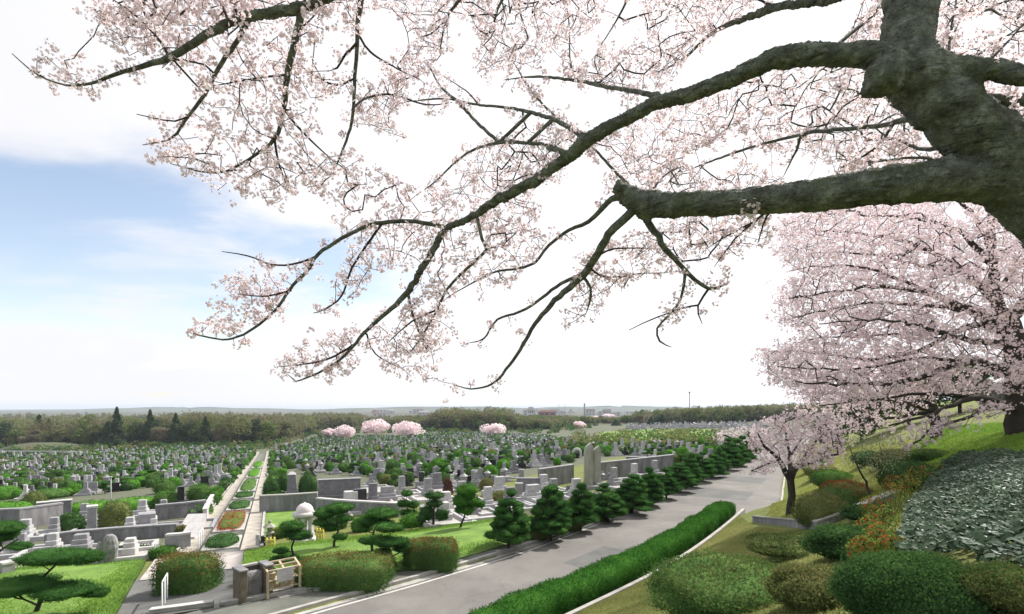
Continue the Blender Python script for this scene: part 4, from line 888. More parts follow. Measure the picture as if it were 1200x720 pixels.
rad=np.where(dist<5,.046,.040)*rng.uniform(.75,1.35,n)
big=rng.random(n)<.15;rad=np.where(big,rad*1.55,rad)
pos=att+rng.normal(0,.012,(n,3))
sm=~big
blossoms(bl,pos[sm],rad[sm],11,.0175);blossoms(bl,pos[big],rad[big],30,.018)
# second small clusters beside each, so that the sprays are not single balls
for sc_,pr_ in ((.045,.62),(.07,.30)):
    m2=rng.random(n)<pr_;blossoms(bl,pos[m2]+rng.normal(0,sc_,(m2.sum(),3)),.03,7,.0175)
rel(bl).build('blossom',[M['petal'],M['calyx']],root)
print('near cherry',n,len(sk.p))
# ================================================================== OTHER CHERRY TREES AND TREES OF THE RIGHT BANK
def cherry(name,label,base,limbs,polys,fs,rt,mat='petal_far',nf=7,sub=3,spread=.25,group=None,drift=(-.5,0,.1),bark='bark2',clear=0):
    """limbs: pixel polylines (px,py,Y,width); polys: (poly,n,spacing,Y0,Y1,gate)"""
    global rng
    k=Skel();first=True
    for pts in limbs:
        W=[np.array(P(a,b,c)) for a,b,c,_ in pts]
        if first: W[0]=np.array(base)-np.array([0,0,.15])
        k.trace(W,[max(w/2*c/F,rt) for _,_,c,w in pts],None,.35,.03);first=False
    att=np.concatenate([fill(p,n,sp,a,b,g,.03,i+fs*100) for i,(p,n,sp,a,b,g) in enumerate(polys)])
    tp=np.array([q for q,r_ in zip(k.p,k.r) if r_>clear]) if clear else None
    if clear: att=att[np.linalg.norm(att[:,None]-tp[None],axis=2).min(1)>.9]
    k.grow(att,.4,rt,.25,-.02);th,tn=k.mesh(rt,2.3,rt*4);root=empty(name,base,label,'cherry tree',group);iv=np.array(base)
    tb=MB()
    for q in (th,tn):
        if q.V:
            V=np.concatenate(q.V)-iv;n0=tb.n;tb.V.append(V);tb.n+=len(V)
            for f,m,s_ in zip(q.F,q.M,q.sm): tb.F.append(f+n0);tb.M.append(m);tb.sm.append(s_)
    tb.build('trunk',M[bark],root)
    bl=MB();n=len(att)
    for j in range(sub):
        pos=att+rng.normal(0,spread*.45,(n,3))*np.array([1.5,1.5,.55])+np.array(drift)*spread*(j-.5)
        blossoms(bl,pos-iv,fs*1.9*rng.uniform(.7,1.3,n),nf,fs,calyx=False)
    bl.build('blossom',[M[mat]],root);return root
b1=G(1194,508);y1=b1.y
b3=G(925,603);y3=b3.y
print('cherry bases',b1,b3)
cherry('cherry_tree','big spreading cherry tree on the right slope with long sweeping branches',b1,[
 [(1194,508,y1,26),(1193,450,y1,24),(1190,410,y1,22),(1184,380,y1,18),(1167,353,y1+.3,13),(1162,303,y1+.6,10),(1161,255,y1+1,7),(1150,200,y1+1.2,4)],
 [(1185,382,y1,13),(1133,362,y1-.5,9),(1087,343,y1-1.2,6),(1033,337,y1-2,4),(967,343,y1-3,2),(925,350,y1-3.4,1.2)],
 [(1187,395,y1,10),(1153,382,y1+.5,8),(1117,390,y1+1,6),(1077,410,y1+1.5,4.5),(1020,422,y1+2,3),(950,412,y1+2.4,1.6),(900,412,y1+2.6,1)],
 [(1191,440,y1,12),(1133,424,y1-.8,8),(1067,447,y1-1.6,5.5),(980,450,y1-2.4,3),(930,446,y1-3,1.4)],
 [(1193,475,y1,9),(1141,467,y1-1,7),(1101,482,y1-2,4),(1042,499,y1-3,2)],
 [(1193,480,y1,8),(1160,476,y1-1.2,6),(1141,487,y1-2,4),(1098,502,y1-3,3),(1066,525,y1-3.6,1.6)],
 [(1172,360,y1+.2,9),(1130,320,y1+1,7),(1080,290,y1+1.5,5),(1020,275,y1+2,3),(950,270,y1+2.4,1.5)],
 [(1163,310,y1+.6,8),(1120,270,y1-.5,5),(1060,255,y1-1.4,3),(1000,252,y1-2,1.6)],
 [(1188,400,y1,9),(1140,400,y1-1.5,6),(1090,385,y1-2.6,4),(1030,375,y1-3.6,2.4),(960,380,y1-4.4,1.2)],
 [(1184,380,y1,12),(1210,340,y1+.4,10),(1240,300,y1+.8,7),(1260,240,y1+1.2,4)],
 [(1190,420,y1,10),(1230,390,y1-.6,7),(1280,370,y1-1,4)],
 [(1130,362,y1-.5,5),(1075,358,y1-1,4),(1010,357,y1-1.6,2.6),(930,372,y1-2.2,1.4)],[(1117,390,y1+1,4),(1060,392,y1+.4,3),(990,394,y1,2),(930,402,y1-.4,1.2)],[(1090,344,y1-1.2,4),(1030,318,y1-1,3),(970,312,y1-.8,2),(925,318,y1-.6,1)],
 [(1133,424,y1-.8,5),(1080,420,y1-1.4,3.6),(1010,432,y1-2,2.2),(930,432,y1-2.6,1.2)],[(1130,320,y1+1,5),(1085,312,y1+.2,3.4),(1020,298,y1-.2,2.2),(945,296,y1-.6,1.2)],[(1141,467,y1-1,5),(1080,462,y1-.6,3.4),(1010,470,y1,2.2),(960,476,y1+.4,1.2)],
 [(1165,340,y1+.3,6),(1205,300,y1+1,4),(1215,250,y1+1.4,2)],[(1162,290,y1+.6,6),(1130,240,y1,4),(1090,225,y1-.4,2)]],
 [([(912,262),(960,242),(1080,232),(1240,215),(1290,300),(1290,440),(1200,460),(1060,462),(985,474),(935,462),(900,440),(893,415),(945,395),(915,372),(915,345),(940,318),(912,300)],5200,3.7,y1-4,y1+4,-.38),
  ([(1060,530),(1050,512),(1100,488),(1180,470),(1190,480),(1110,508)],70,5,y1-4,y1-2.4,-.9),([(995,366),(1060,360),(1105,378),(1085,398),(1005,396)],110,3.7,y1-3,y1+2,-.9),([(890,412),(950,404),(1000,428),(960,455),(905,450),(925,430)],150,5,y1-2,y1+2.6,-.7)],.042,.007,'petal_far',6,4,.24,clear=.13)
b2=G(1098,514);y2=max(b2.y,y1*1.35);b2=Vector(((1098-600)/F*y2,y2,0));b2.z=h1(b2.x,b2.y)
zp=HZ-(b2.z-EYE)/y2*F
cherry('cherry_tree','second cherry tree on the slope, half hidden behind the big spreading one',b2,[
 [(1098,zp,y2,12),(1094,488,y2,11),(1086,465,y2,9),(1060,440,y2,6),(1030,425,y2,4),(990,418,y2,2)],[(1092,480,y2,7),(1050,470,y2-1.5,4),(1000,468,y2-3,2.4),(950,470,y2-4,1.4)],[(1092,484,y2,6),(1040,490,y2+1,3),(985,492,y2+2,1.6)],[(1088,470,y2,6),(1110,440,y2+1,4),(1130,410,y2+2,2)]],
 [([(932,455),(980,425),(1040,408),(1120,415),(1130,455),(1075,480),(1055,500),(1010,506),(965,500),(940,480)],1100,4.2,y2-5,y2+4,-.55)],.055,.010,'petal_far',5,3,.4)
cherry('roadside_cherry_tree','small pink cherry tree standing at the right edge of the road',b3,[
 [(925,603,y3,9),(928,580,y3,8),(927,562,y3,8),(922,552,y3,6.5),(910,538,y3-.4,5),(896,522,y3-.8,3),(888,508,y3-1,1.6)],[(927,560,y3,8),(936,546,y3+.3,5.5),(947,530,y3+.6,3.6),(962,512,y3+1,2)],[(926,556,y3,7),(925,540,y3+.6,4.5),(922,520,y3+1,3),(918,498,y3+1.4,1.6)],
 [(935,547,y3+.3,4),(956,540,y3-.3,2.6),(982,532,y3-.8,1.4)],[(912,541,y3-.4,3.4),(897,545,y3-1,2),(880,552,y3-1.4,1.2)],[(924,538,y3+.6,3),(938,515,y3+1.2,2),(946,495,y3+1.5,1.2)]],
 [([(882,505),(900,491),(935,484),(972,486),(992,505),(990,525),(972,538),(935,535),(905,532),(882,520)],800,3.4,y3-2,y3+2,-.75),([(880,520),(905,530),(930,540),(985,530),(975,545),(935,548),(915,553),(878,555),(895,540)],220,3.6,y3-2,y3+1.4,-.35)],.045,.006,'petal_far',5,3,.22)
b4=G(872,538);y4=b4.y
cherry('cherry_tree','distant pink cherry tree beyond the end of the pine row, left of the road',b4,[
 [(872,538,y4,5),(871,526,y4,4.5),(862,516,y4,3),(848,510,y4-.5,1.6)],[(871,524,y4,3.4),(882,514,y4+.5,2.4),(896,508,y4+1,1.2)]],
 [([(838,510),(855,502),(880,499),(905,506),(905,520),(880,522),(862,519),(845,520)],420,2.4,y4-2.5,y4+2.5,-.8)],.08,.012,'petal_far',5,2,.35)
# evergreens and shrubs in the shade of the slope, board fence at the top
def leafy(name,label,base,H,rx,mat,cat='tree',trunk=.12,n=9000,leaf=.09,low=.25,nc=26,group=None,ry=None,shape='round'):
    root=empty(name,base,label,cat,group);tb=MB();tb.tube([(0,0,-.2),(rng.normal(0,.1),0,H*.4),(rng.normal(0,.15),0,H*.85)],[trunk,trunk*.7,trunk*.2],8);fo=MB();ry=ry or rx
    if shape=='cone':
        k=n*2;t=rng.random(k)**1.35;t=low+(1-low)*t;a=rng.uniform(0,6.28,k);q=rx*(1.02-(t-low)/(1-low))**.85*np.sqrt(rng.uniform(.12,1,k))*(1+.3*np.sin(a*3+t*17)+.2*np.sin(t*41));d=np.stack([np.cos(a),np.sin(a),np.full(k,.25)],1)
        V,Fq=leaves(np.stack([q*np.cos(a),q*np.sin(a),H*t-.12*q],1),d,leaf*.9,.8,.5);fo.add(V,Fq,0);nc=0
    for i in range(nc):
        d=sphere_dirs(1)[0];q=rng.random()**.4;zc=low+(1-low)*(.5+.5*d[2]*q*.88);w=1.0
        if shape=='cone': zc=low+(1-low)*rng.random();w=max(.12,1.05-(zc-low)/(1-low));q=rng.random()**.5
        c=np.array([d[0]*q*rx*.75*w,d[1]*q*ry*.75*w,H*zc]);r=rx*rng.uniform(.24,.42) if shape!='cone' else rx*rng.uniform(.36,.58)*(.3+.7*w)
        clump(fo,c,(r,r,r*.72),int(n/nc),leaf,2.,.16,3.,i*1.3,.9,0,False)
        if i%3==0: tb.tube([(0,0,H*min(zc*.8,.7)),tuple(c*np.array([.5,.5,1])+np.array([0,0,-.1])),tuple(c)],[trunk*.4,trunk*.25,.02],5)
    tb.build('trunk',M['bark2'],root);fo.build('crown',[M[mat]],root);return root
def pxy(px,Y): 
    x=(px-600)/F*Y;return Vector((x,Y,h1(x,Y)))
for px,Y,H,rx,mt,lb in ((1010,46,4.6,2.6,'dark','dark evergreen tree behind the pale multi stemmed tree'),(1065,43,5.0,3.0,'dark','dark evergreen tree in the shade under the second cherry tree'),(1125,41,4.4,2.6,'dark','dark evergreen tree left of the board fence'),(975,52,3.6,2.2,'green','green bushy tree beside the far end of the garden plot')):
    leafy('evergreen_tree',lb,pxy(px,Y),H,rx,mt,'tree',.14,6000,.14,.12)
f0=pxy(1150,36);f1=pxy(1330,33)
def fence():
    root=empty('board_fence',f0,'grey board fence at the top of the slope behind the big spreading cherry','fence');a=f0;b=f1;L=(b-a).length;u=(b-a)/L;rz=math.atan2(u.y,u.x);m=MB();n=int(L/.22)
    for i in range(n): 
        q=a.lerp(b,(i+.5)/n);m.box((q.x-a.x,q.y-a.y,h1(q.x,q.y)-a.z+.05),(.2,.03,1.75),rz)
    m.build('boards',M['fencebrown'],root)
    for i in range(0,n+1,9):
        q=a.lerp(b,i/n);p=MB();p.box((q.x-a.x-u.y*.07*-1,q.y-a.y+.07,h1(q.x,q.y)-a.z-.2),(.1,.09,2.1),rz,0,1,.01);p.build('post',M['brownwood'],root)
fence()
def pale_tree():
    b=G(1022,590);y=b.y;root=empty('multi_stemmed_tree',b,'pale young tree with several thin stems and sparse leaves on the garden plot','tree');k=Skel();iv=np.array(b)
    for pts in ([(1021,590),(1016,570),(1008,552),(1000,536),(994,520)],[(1022,590),(1020,566),(1018,545),(1014,522)],[(1023,590),(1027,568),(1031,546),(1040,522)],[(1024,590),(1030,575),(1040,552),(1054,530)]):
        W=[np.array(P(a,c,y+rng.normal(0,.15))) for a,c in pts];W[0]=iv-np.array([0,0,.1]);k.trace(W,[.045,.035,.025,.016,.008][:len(W)],-1 if not k.p else 0,.2,.015)
    att=fill([(984,525),(1005,508),(1050,508),(1068,528),(1052,550),(1022,556),(994,548)],330,3.2,y-1.3,y+1.3,-.6,.05,3);k.grow(att,.2,.004,.2,.05);th,tn=k.mesh(.004)
    tb=MB()
    for q in (th,tn):
        if q.V:
            V=np.concatenate(q.V)-iv;n0=tb.n;tb.V.append(V);tb.n+=len(V)
            for f,m,s_ in zip(q.F,q.M,q.sm): tb.F.append(f+n0);tb.M.append(m);tb.sm.append(s_)
    tb.build('trunk',M['bark2'],root);fo=MB();n=len(att)*9;pt=np.repeat(att,9,0)+rng.normal(0,.10,(n,3))-iv;V,Fc=leaves(pt,sphere_dirs(n),.03,1,.5);fo.add(V,Fc);fo.build('crown',[M['paleleaf']],root)
M['paleleaf']=leafmat('pale_leaf',[(.20,.24,.12),(.30,.33,.19),(.40,.40,.28)],.4)
pale_tree()
# ================================================================== THE CEMETERY
def facing(b): return math.atan2(b.x,b.y)*-1.0
def at_px(px,pb): b=G(px,pb);return b,b.y/F
RW=math.atan2(av[1],av[0])                          # direction of the grave rows
def slab(name,px,pb,wpx,hpx,th,mat,label,cat='monument',base=None,rz=None,cap=None,taper=1.0,bh=.25,bev=.03,extra=None):
    """upright stone on a stepped base; sizes in photo pixels at its distance"""
    b,k=at_px(px,pb);r=facing(b) if rz is None else rz;root=empty(name,b,label,cat,None,r);w,hh=wpx*k,hpx*k
    z0=-.1
    if base: m=MB();m.box((0,0,-.25),(w*base,max(th*1.8,th+.3),bh+.25),0,0,1,.03);m.build('base',mat if cap is None else cap,root);z0=bh+.002
    m=MB();m.box((0,0,z0),(w,th,hh-z0),0,0,taper,bev);m.build('slab' ,mat,root)
    if extra: extra(root,w,hh,th)
    return root
def cap_of(mat,over=.05,ht=.08):
    def f(root,w,hh,th): m=MB();m.box((0,0,hh+.002),(w+over*2,th+over*2,ht),0,0,1,.01);m.build('coping',mat,root)
    return f
GL_=M['granite_l'];GW,GG,GD,GB=M['granite_w'],M['granite'],M['granite_d'],M['black']
def plaque(mat,fw=.6,fh=.5,z=.3):
    def f(root,w,hh,th): m=MB();m.box((0,-th/2-.016,hh*z),(w*fw,.03,hh*fh),0,0,1,.006);m.build('plaque',mat,root)
    return f
# --- right of the central path
wall_line('retaining_wall',[(305,601),(338,599.5),(372,597)],1.15,.3,M['wallstone'],'grey retaining wall right of the central path below the obelisk','wall',.5,.08,M['kerb'],1.2)
wall_line('retaining_wall',[(372,598),(400,601),(470,606)],.8,.3,M['wallstone'],'grey retaining wall below the white kerbed graves','wall',.5,.09,GW,1.2)
def obelisk():
    b,k=at_px(342,585);root=empty('obelisk',b,'tall grey tapering obelisk on a stepped base right of the central path','monument',None,RW)
    m=MB();m.box((0,0,-.2),(1.6,1.6,.5),0,0,1,.03);m.box((0,0,.302),(1.2,1.2,.3),0,0,.92,.03);m.build('base',GD,root)
    m=MB();m.box((0,0,.604),(.78,.78,33*k-.9),0,0,.72,.02);m.build('shaft',GD,root);m=MB();m.box((0,0,33*k-.294),(.66,.66,.2),0,0,.5,.02);m.build('cap_stone',GW,root)
obelisk()
slab('memorial_wall',398,583,47,21,.45,GD,'wide plain grey memorial wall behind the white dome','memorial wall',1.08,extra=cap_of(GG,.04,.07))
def dome():
    b,k=at_px(357,634);root=empty('domed_memorial',b,'small white pavilion with a pale pink dome on the lawn','memorial',None,RW);R0=11.5*k;H=26*k
    m=MB();m.lathe([(R0*1.1,-.2),(R0*1.1,.14),(R0*1.0,.14),(R0,.24)],24);m.build('plinth',GW,root)
    for i in range(6):
        a=i*math.pi/3+.3;m=MB();m.lathe([(.15,0),(.15,.1),(.11,.14),(.10,H-.3),(.14,H-.22),(.14,H-.12)],12,(R0*.72*math.cos(a),R0*.72*math.sin(a),.242));m.build('column',GW,root)
    m=MB();m.lathe([(R0*.6,H+.13),(R0*1.12,H+.13),(R0*1.18,H+.2),(R0*1.18,H+.3),(R0*.9,H+.36)],28);m.build('eaves',GW,root)
    m=MB();m.lathe([(R0*.86*math.cos(t),H+.362+R0*.86*math.sin(t)) for t in np.linspace(0,1.45,9)]+[(.04,H+.40+R0*.86)],28);m.build('dome',M['pinkdome'],root)
dome()
def lantern(px,pb,hpx,label,mat,name='stone_lantern',cat='stone lantern',s=1.0):
    b,k=at_px(px,pb);H=hpx*k;root=empty(name,b,label,cat,None,RW);q=H/2.0*s;m=MB();m.lathe([(.34*q,-.1),(.34*q,.16*q),(.22*q,.2*q)],6);m.build('base',mat,root)
    m=MB();m.lathe([(.13*q,.2*q),(.12*q,.9*q)],10);m.build('shaft',mat,root);m=MB();m.lathe([(.12*q,.9*q),(.32*q,1.0*q),(.32*q,1.1*q)],6);m.build('platform',mat,root)
    m=MB()
    for i in range(4):
        a=i*math.pi/2+.785;m.box((.17*q*math.cos(a),.17*q*math.sin(a),1.102*q),(.1*q,.1*q,.34*q))
    m.box((0,0,1.102*q),(.17*q,.17*q,.3*q));m.build('fire_box',mat,root)
    m=MB();m.lathe([(.46*q,1.445*q),(.44*q,1.5*q),(.2*q,1.68*q),(.10*q,1.72*q)],6,smooth=False);m.build('roof',mat,root);m=MB();m.lathe([(.06*q,1.722*q),(.12*q,1.82*q),(.09*q,1.92*q),(.01*q,2.0*q)],10);m.build('finial',mat,root)
lantern(316,641,32,'tall pale stone lantern beside the central path on the lawn',M['weather'])
lantern(411,613,12,'small white stone lantern in front of the retaining wall',GW)
lantern(706,569,17,'slim grey stone lantern at the foot of the tall pale monument, nearer it',GG);lantern(716,567,16,'slim grey stone lantern second from the tall pale monument',GG)
def yfence(px,pb,wpx,hpx,n,label):
    b,k=at_px(px,pb);root=empty('bamboo_fence',b,label,'fence',None,facing(b))
    for i in range(n): m=MB();x=(i/(n-1)-.5)*wpx*k;m.tube([(x,0,-.1),(x,0,hpx*k)],.045,8);m.build('post',M['yellow'],root)
    for z in (.35,.75): m=MB();m.tube([(-wpx*k/2,.05,hpx*k*z),(wpx*k/2,.05,hpx*k*z)],.03,6);m.build('rail',M['yellow'],root)
yfence(375,633,7,14,3,'short yellow fence panel right of the domed pavilion');yfence(317,643,8,13,3,'short yellow fence at the foot of the tall stone lantern')
slab('stone_stele',302,641,4.5,15,.15,GW,'white upright stone beside the right path strip, left of the lantern','stone',None)
slab('stone_stele',308,640,4.5,12,.2,GB,'dark stone panel between the white upright stone and the lantern','stone',1.3)
# kerbed graves, centre
def plot_(name,px,pb,w,d,label,kerb=GW,rz=RW,stone=None,gravel=True):
    b,k=at_px(px,pb);root=empty(name,b,label,'grave plot',None,rz);m=MB();h_=.30
    if px<200 and stone: stone=(stone[0],stone[1]*.8,stone[2]*.55,stone[3])
    m.box((0,-d/2,-.3),(w,.18,h_+.3),0,0,1,.015);m.box((0,d/2,-.3),(w,.18,h_+.3),0,0,1,.015);m.box((-w/2+.092,0,-.3),(.18,d-.19,h_+.28),0,0,1,.015);m.box((w/2-.092,0,-.3),(.18,d-.19,h_+.28),0,0,1,.015);m.build('kerb',kerb,root)
    if gravel: m=MB();m.box((0,0,-.2),(w-.37,d-.19,.34));m.build('gravel',M['kerb'],root)
    if stone:
        mt,sw,sh,st=stone;m=MB();m.box((0,d*.28,.142),(sw*1.35,.9,.32),0,0,1,.02);m.box((0,d*.28,.464),(sw*1.12,.62,.22),0,0,1,.02);m.build('base',mt,root);m=MB();m.box((0,d*.28,.686),(sw,st,sh),0,0,.97,.025);m.build('headstone',mt,root)
    return root
plot_('grave_plot',413,600,2.4,3.0,'walled grave plot with a white block, above the small white lantern',GW,stone=(GW,.9,.6,.6))
plot_('grave_plot',424,599,2.2,3.0,'walled grave plot with a dark block next to the white one',GW,stone=(GB,.9,.7,.35))
plot_('grave_plot',440,595,2.8,3.6,'grave plot with grey stone inside white kerbs in the centre',GW,stone=(GD,.6,.9,.4))
plot_('grave_plot',458,592,2.8,4.2,'long grave plot with slanting white kerb left of the dark upright pine',GW,stone=(GG,1.0,.5,.3))
plot_('grave_plot',474,583,3.0,3.4,'grave plot behind the small garden pine',GW,stone=(GG,.5,.9,.4))
plot_('grave_plot',432,577,4.0,4.0,'grassy grave plot right of the wide memorial wall',M['kerb'])
plot_('grave_plot',527,601,3.0,3.4,'white kerbed grave right of the dark upright pine',GW,stone=(GW,.7,.5,.5))
plot_('grave_plot',524,614,2.6,2.4,'white grave slab at the edge of the lawn bank',GW,stone=(GW,.6,.4,.5))
plot_('grave_plot',505,585,3.0,3.2,'grave plot with a pale kerb behind the dark upright pine',GW,stone=(GG,.6,.8,.35))
plot_('grave_plot',516,576,3.2,3.2,'grave plot beside the reddish conical shrub',GG,stone=(GD,.7,.8,.35))
for px,pb,lb,st in ((560,607,'low kerbed grave right of the light green rounded tree',(GG,.5,.6,.35)),(577,601,'kerbed grave just behind the first trimmed pine',(GL_,.5,.8,.35)),(603,597,'kerbed grave in front of the square pale pillar',(GD,.6,.6,.35)),(630,591,'pale kerbed grave in front of the broad blue grey wall',(GL_,.9,.5,.4)),(655,592,'kerbed grave between the second and third trimmed pines',(GG,.5,.9,.35)),(682,585,'kerbed grave at the left foot of the tall pale monument',(GL_,.6,.6,.35)),(726,572,'kerbed grave under the long retaining wall, the nearest of three',(GG,.5,.8,.35)),(750,566,'kerbed grave under the long retaining wall, the middle of three',(GL_,.5,.8,.35)),(774,561,'kerbed grave under the long retaining wall, the farthest of three',(GG,.5,.8,.35)),(590,581,'grave plot between the dark grey slab and the broad blue grey wall',(GL_,.8,.7,.4)),(545,590,'grave plot behind the light green rounded tree',(GG,.6,.8,.4)),(642,577,'small light plot at the right end of the broad blue grey wall',(GL_,.6,.6,.4))):
    plot_('grave_plot',px,pb,2.6,2.6,lb,GL_,RW,st)
slab('grave_monument',494,572,6,19,.4,GB,'dark upright monument on a wide stepped grey base in mid cemetery','monument',2.4,bh=.6,cap=GG)
slab('stone_pillar',556,568,7.5,17,.5,GG,'square grey stone pillar behind the light green rounded tree','pillar',1.3)
slab('grave_monument',579,568,8,11,.4,GD,'dark grey upright slab right of the square pillar','monument',1.3)
slab('memorial_wall',622,577,33,16,.5,GD,'broad blue grey memorial wall behind the first trimmed pines','memorial wall',1.05,extra=cap_of(GD,.03,.06))
slab('stone_pillar',608,583,9,17,.55,GG,'square pale pillar in front of the broad blue grey wall','pillar',1.2)
slab('stone_pillar',611,563,6,13,.5,GG,'square grey pillar rising behind the broad blue grey wall','pillar',1.2)
wall_line('retaining_wall',[(632,572),(652,568.5),(671,565.5)],1.5,.35,M['wallstone'],'long grey stone wall left of the tall pale monument','wall',.5,.1,GG,1.2)
wall_line('retaining_wall',[(703,563),(745,558),(788,552.5)],1.5,.35,M['wallstone'],'long grey retaining wall right of the tall pale monument','wall',.5,.1,GG,1.2)
def bigmon():
    b,k=at_px(695,573);root=empty('stone_monument',b,'tall pale weathered stone monument of two close slabs, by the pine row','monument',None,facing(b)+.25);m=MB();m.box((0,.1,-.3),(26*k,1.6,.62),0,0,1,.04);m.build('base',GG,root)
    for x,w,hh,y in ((-.36,10,52,0),(.36,9,48,.28)):
        m=MB();H=hh*k;prof=[(1,0),(1.02,.4),(.96,.75),(.82,.93),(.5,1.0)];V=[];
        for s_,t in prof:
            for sx,sy in ((-1,-1),(1,-1),(1,1),(-1,1)): V.append((x+sx*s_*w*k/2+rng.normal(0,.03),y+sy*.26+rng.normal(0,.02),.322+t*(H-.3)+(.12*sx if t==1 else 0)))
        Fq=[(4*i+j,4*i+(j+1)%4,4*i+4+(j+1)%4,4*i+4+j) for i in range(4) for j in range(4)]+[(16,17,18,19)];m.add(V,Fq);m.build('slab',M['weather'],root)
bigmon()
slab('grave_monument',713,555,14,12,.4,GB,'wide black granite monument right of the tall pale one','monument',1.15,cap=GG)
slab('memorial_wall',746,551,24,15,.45,GD,'grey memorial wall standing above the long retaining wall near the pine row','memorial wall',1.06,extra=cap_of(GG,.03,.06))
slab('grave_monument',770,549,10,8,.4,GB,'low black monument beyond the grey memorial wall','monument',1.3,cap=GG)
slab('grave_monument',652,582,10,8,.5,GW,'white block tomb behind the second trimmed pine','monument',1.5,bh=.4);slab('grave_monument',668,578,9,9,.4,GD,'grey block tomb left of the tall pale monument','monument',1.3)
def arch():
    b,k=at_px(676,537);root=empty('white_arch',b,'white rounded stone arch left of the tall pale monument','monument',None,facing(b));w=12*k;H=12*k;m=MB();t=.22*w;V=[];n=14
    out=[(-w/2,0)]+[(w/2*math.cos(a),H*.45+H*.55*math.sin(a)) for a in np.linspace(math.pi,0,n)]+[(w/2,0)];inn=[(-w/2+t,0)]+[((w/2-t)*math.cos(a),H*.45+(H*.55-t)*math.sin(a)) for a in np.linspace(math.pi,0,n)]+[(w/2-t,0)]
    for x,z in out+inn: V+=[(x,-.4,z),(x,.4,z)]
    N_=len(out);Fq=[]
    for i in range(N_-1):
        o,p=2*i,2*(N_+i);Fq+=[(o,o+2,o+3,o+1),(p,p+1,p+3,p+2),(o,p,p+2,o+2),(o+1,o+3,p+3,p+1)]
    m.add(V,Fq);m.build('arch',GW,root);m=MB();m.box((0,.1,0),(w*.45,.3,H*.5),0,0,1,.02);m.build('headstone',GB,root)
arch()
# --- left of the central path
slab('memorial_wall',64,607,30,19,.5,GD,'dark grey memorial slab with a pale edge on the left retaining wall','memorial wall',None,extra=cap_of(GW,.05,.07))
wall_line('retaining_wall',[(-30,622),(24,620),(72,612)],1.25,.35,M['wallstone'],'grey retaining wall under the dark memorial slab','wall',.5,.1,GG,1.0)
slab('stone_pillar',108,629,9,34,.55,GG,'tall square grey pillar between the blue bundle and the round bush','pillar',None,extra=cap_of(GW,.04,.12))
wall_line('retaining_wall',[(52,642),(90,637),(135,633),(208,628)],.62,.3,M['wallstone'],'long low grey wall left of the central path in front of the round bush','wall',.5,.08,GG,1.0)
wall_line('retaining_wall',[(182,610),(212,607),(241,603)],.95,.3,M['wallstone'],'grey retaining wall below the black upright gravestone','wall',.5,.1,GG,1.0)
wall_line('retaining_wall',[(195,645),(210,644),(223,642)],.7,.25,M['granite'],'short low wall with white coping beside the left path strip','wall',.5,.1,GW,1.0)
wall_line('stair_parapet',[(240,611),(244,601),(249,591)],.75,.22,GW,'white parapet climbing along the outer edge of the left path strip','parapet',.4,.06,GW,1.0)
wall_line('low_wall',[(0,676),(15,673)],.5,.5,M['granite'],'short grey wall with white top at the left frame edge','wall',.4,.08,GW,1.0)
for px,pb,w,d,lb,st in ((20,652,2.2,1.6,'kerbed grave behind the garden pine at the left frame edge',(GG,.5,.6,.35)),(58,652,2.4,1.6,'kerbed grave between the left lawn and the long low wall',(GL_,.5,.6,.35)),(92,650,2.2,1.5,'kerbed grave beside the smaller rough natural stone',(GG,.7,.4,.4)),(25,633,2.2,2.0,'kerbed grave at the foot of the wall under the dark memorial slab',(GL_,.6,.7,.35)),(60,630,2.0,1.8,'kerbed grave left of the blue cloth bundle',(GG,.5,.7,.35)),(150,628,2.0,1.8,'kerbed grave between the big round bush and the stepped altar',(GL_,.5,.5,.35)),(96,612,2.2,2.0,'kerbed grave behind the tall square pillar',(GG,.5,.9,.35)),(165,606,2.4,2.0,'kerbed grave behind the stepped altar',(GL_,.6,.8,.35)),(190,606,2.2,2.0,'kerbed grave left of the wall below the black gravestone',(GG,.5,.8,.35))):
    plot_('grave_plot',px,pb,w,d,lb,GL_,RW,st)
bush('low_hedge',168,648,84,8,None,'dark low hedge strip at the foot of the long low wall','hedge',2600,.05,3.2,.08,4,.12,[M['dark'],M['green']])
def rough(px,pb,wpx,hpx,label):
    b,k=at_px(px,pb);w,H=wpx*k,hpx*k;m=MB();V,Fq=core(w/2,.28,H/2,3.2,.10,3.5,px,18,14,1.0);V[:,2]+=H/2-.05;V[:,0]*=1-.22*np.clip((V[:,2]/H-.55)/.45,0,1);V+=rng.normal(0,.012,V.shape);m.add(V,Fq,0,False)
    root=empty('natural_stone',b,label,'stone',None,facing(b));m.build('stone',M['rock'],root);m=MB();m.box((0,0,-.2),(w*1.25,.95,.28),0,0,1,.05);m.build('base',M['rock'],root)
rough(129,661,15,36,'large rough natural stone slab standing behind the left lawn');rough(118,662,9,28,'smaller rough natural stone leaning at the side of the large one')
plot_('grave_plot',150,655,2.2,1.6,'white stone bench grave right of the rough natural stone',GW,RW,(GW,.5,.3,.4))
plot_('grave_plot',160,645,1.6,1.4,'small white kerbed grave behind the stone bench grave',GW,RW)
slab('stone_altar',172,622,17,21,.9,GG,'stepped grey stone altar block beside the round bush','altar',1.2,bh=.5)
slab('stone_altar',180,621,7,15,1.1,GW,'white upright stone at the end of the stepped altar','stone',1.2)
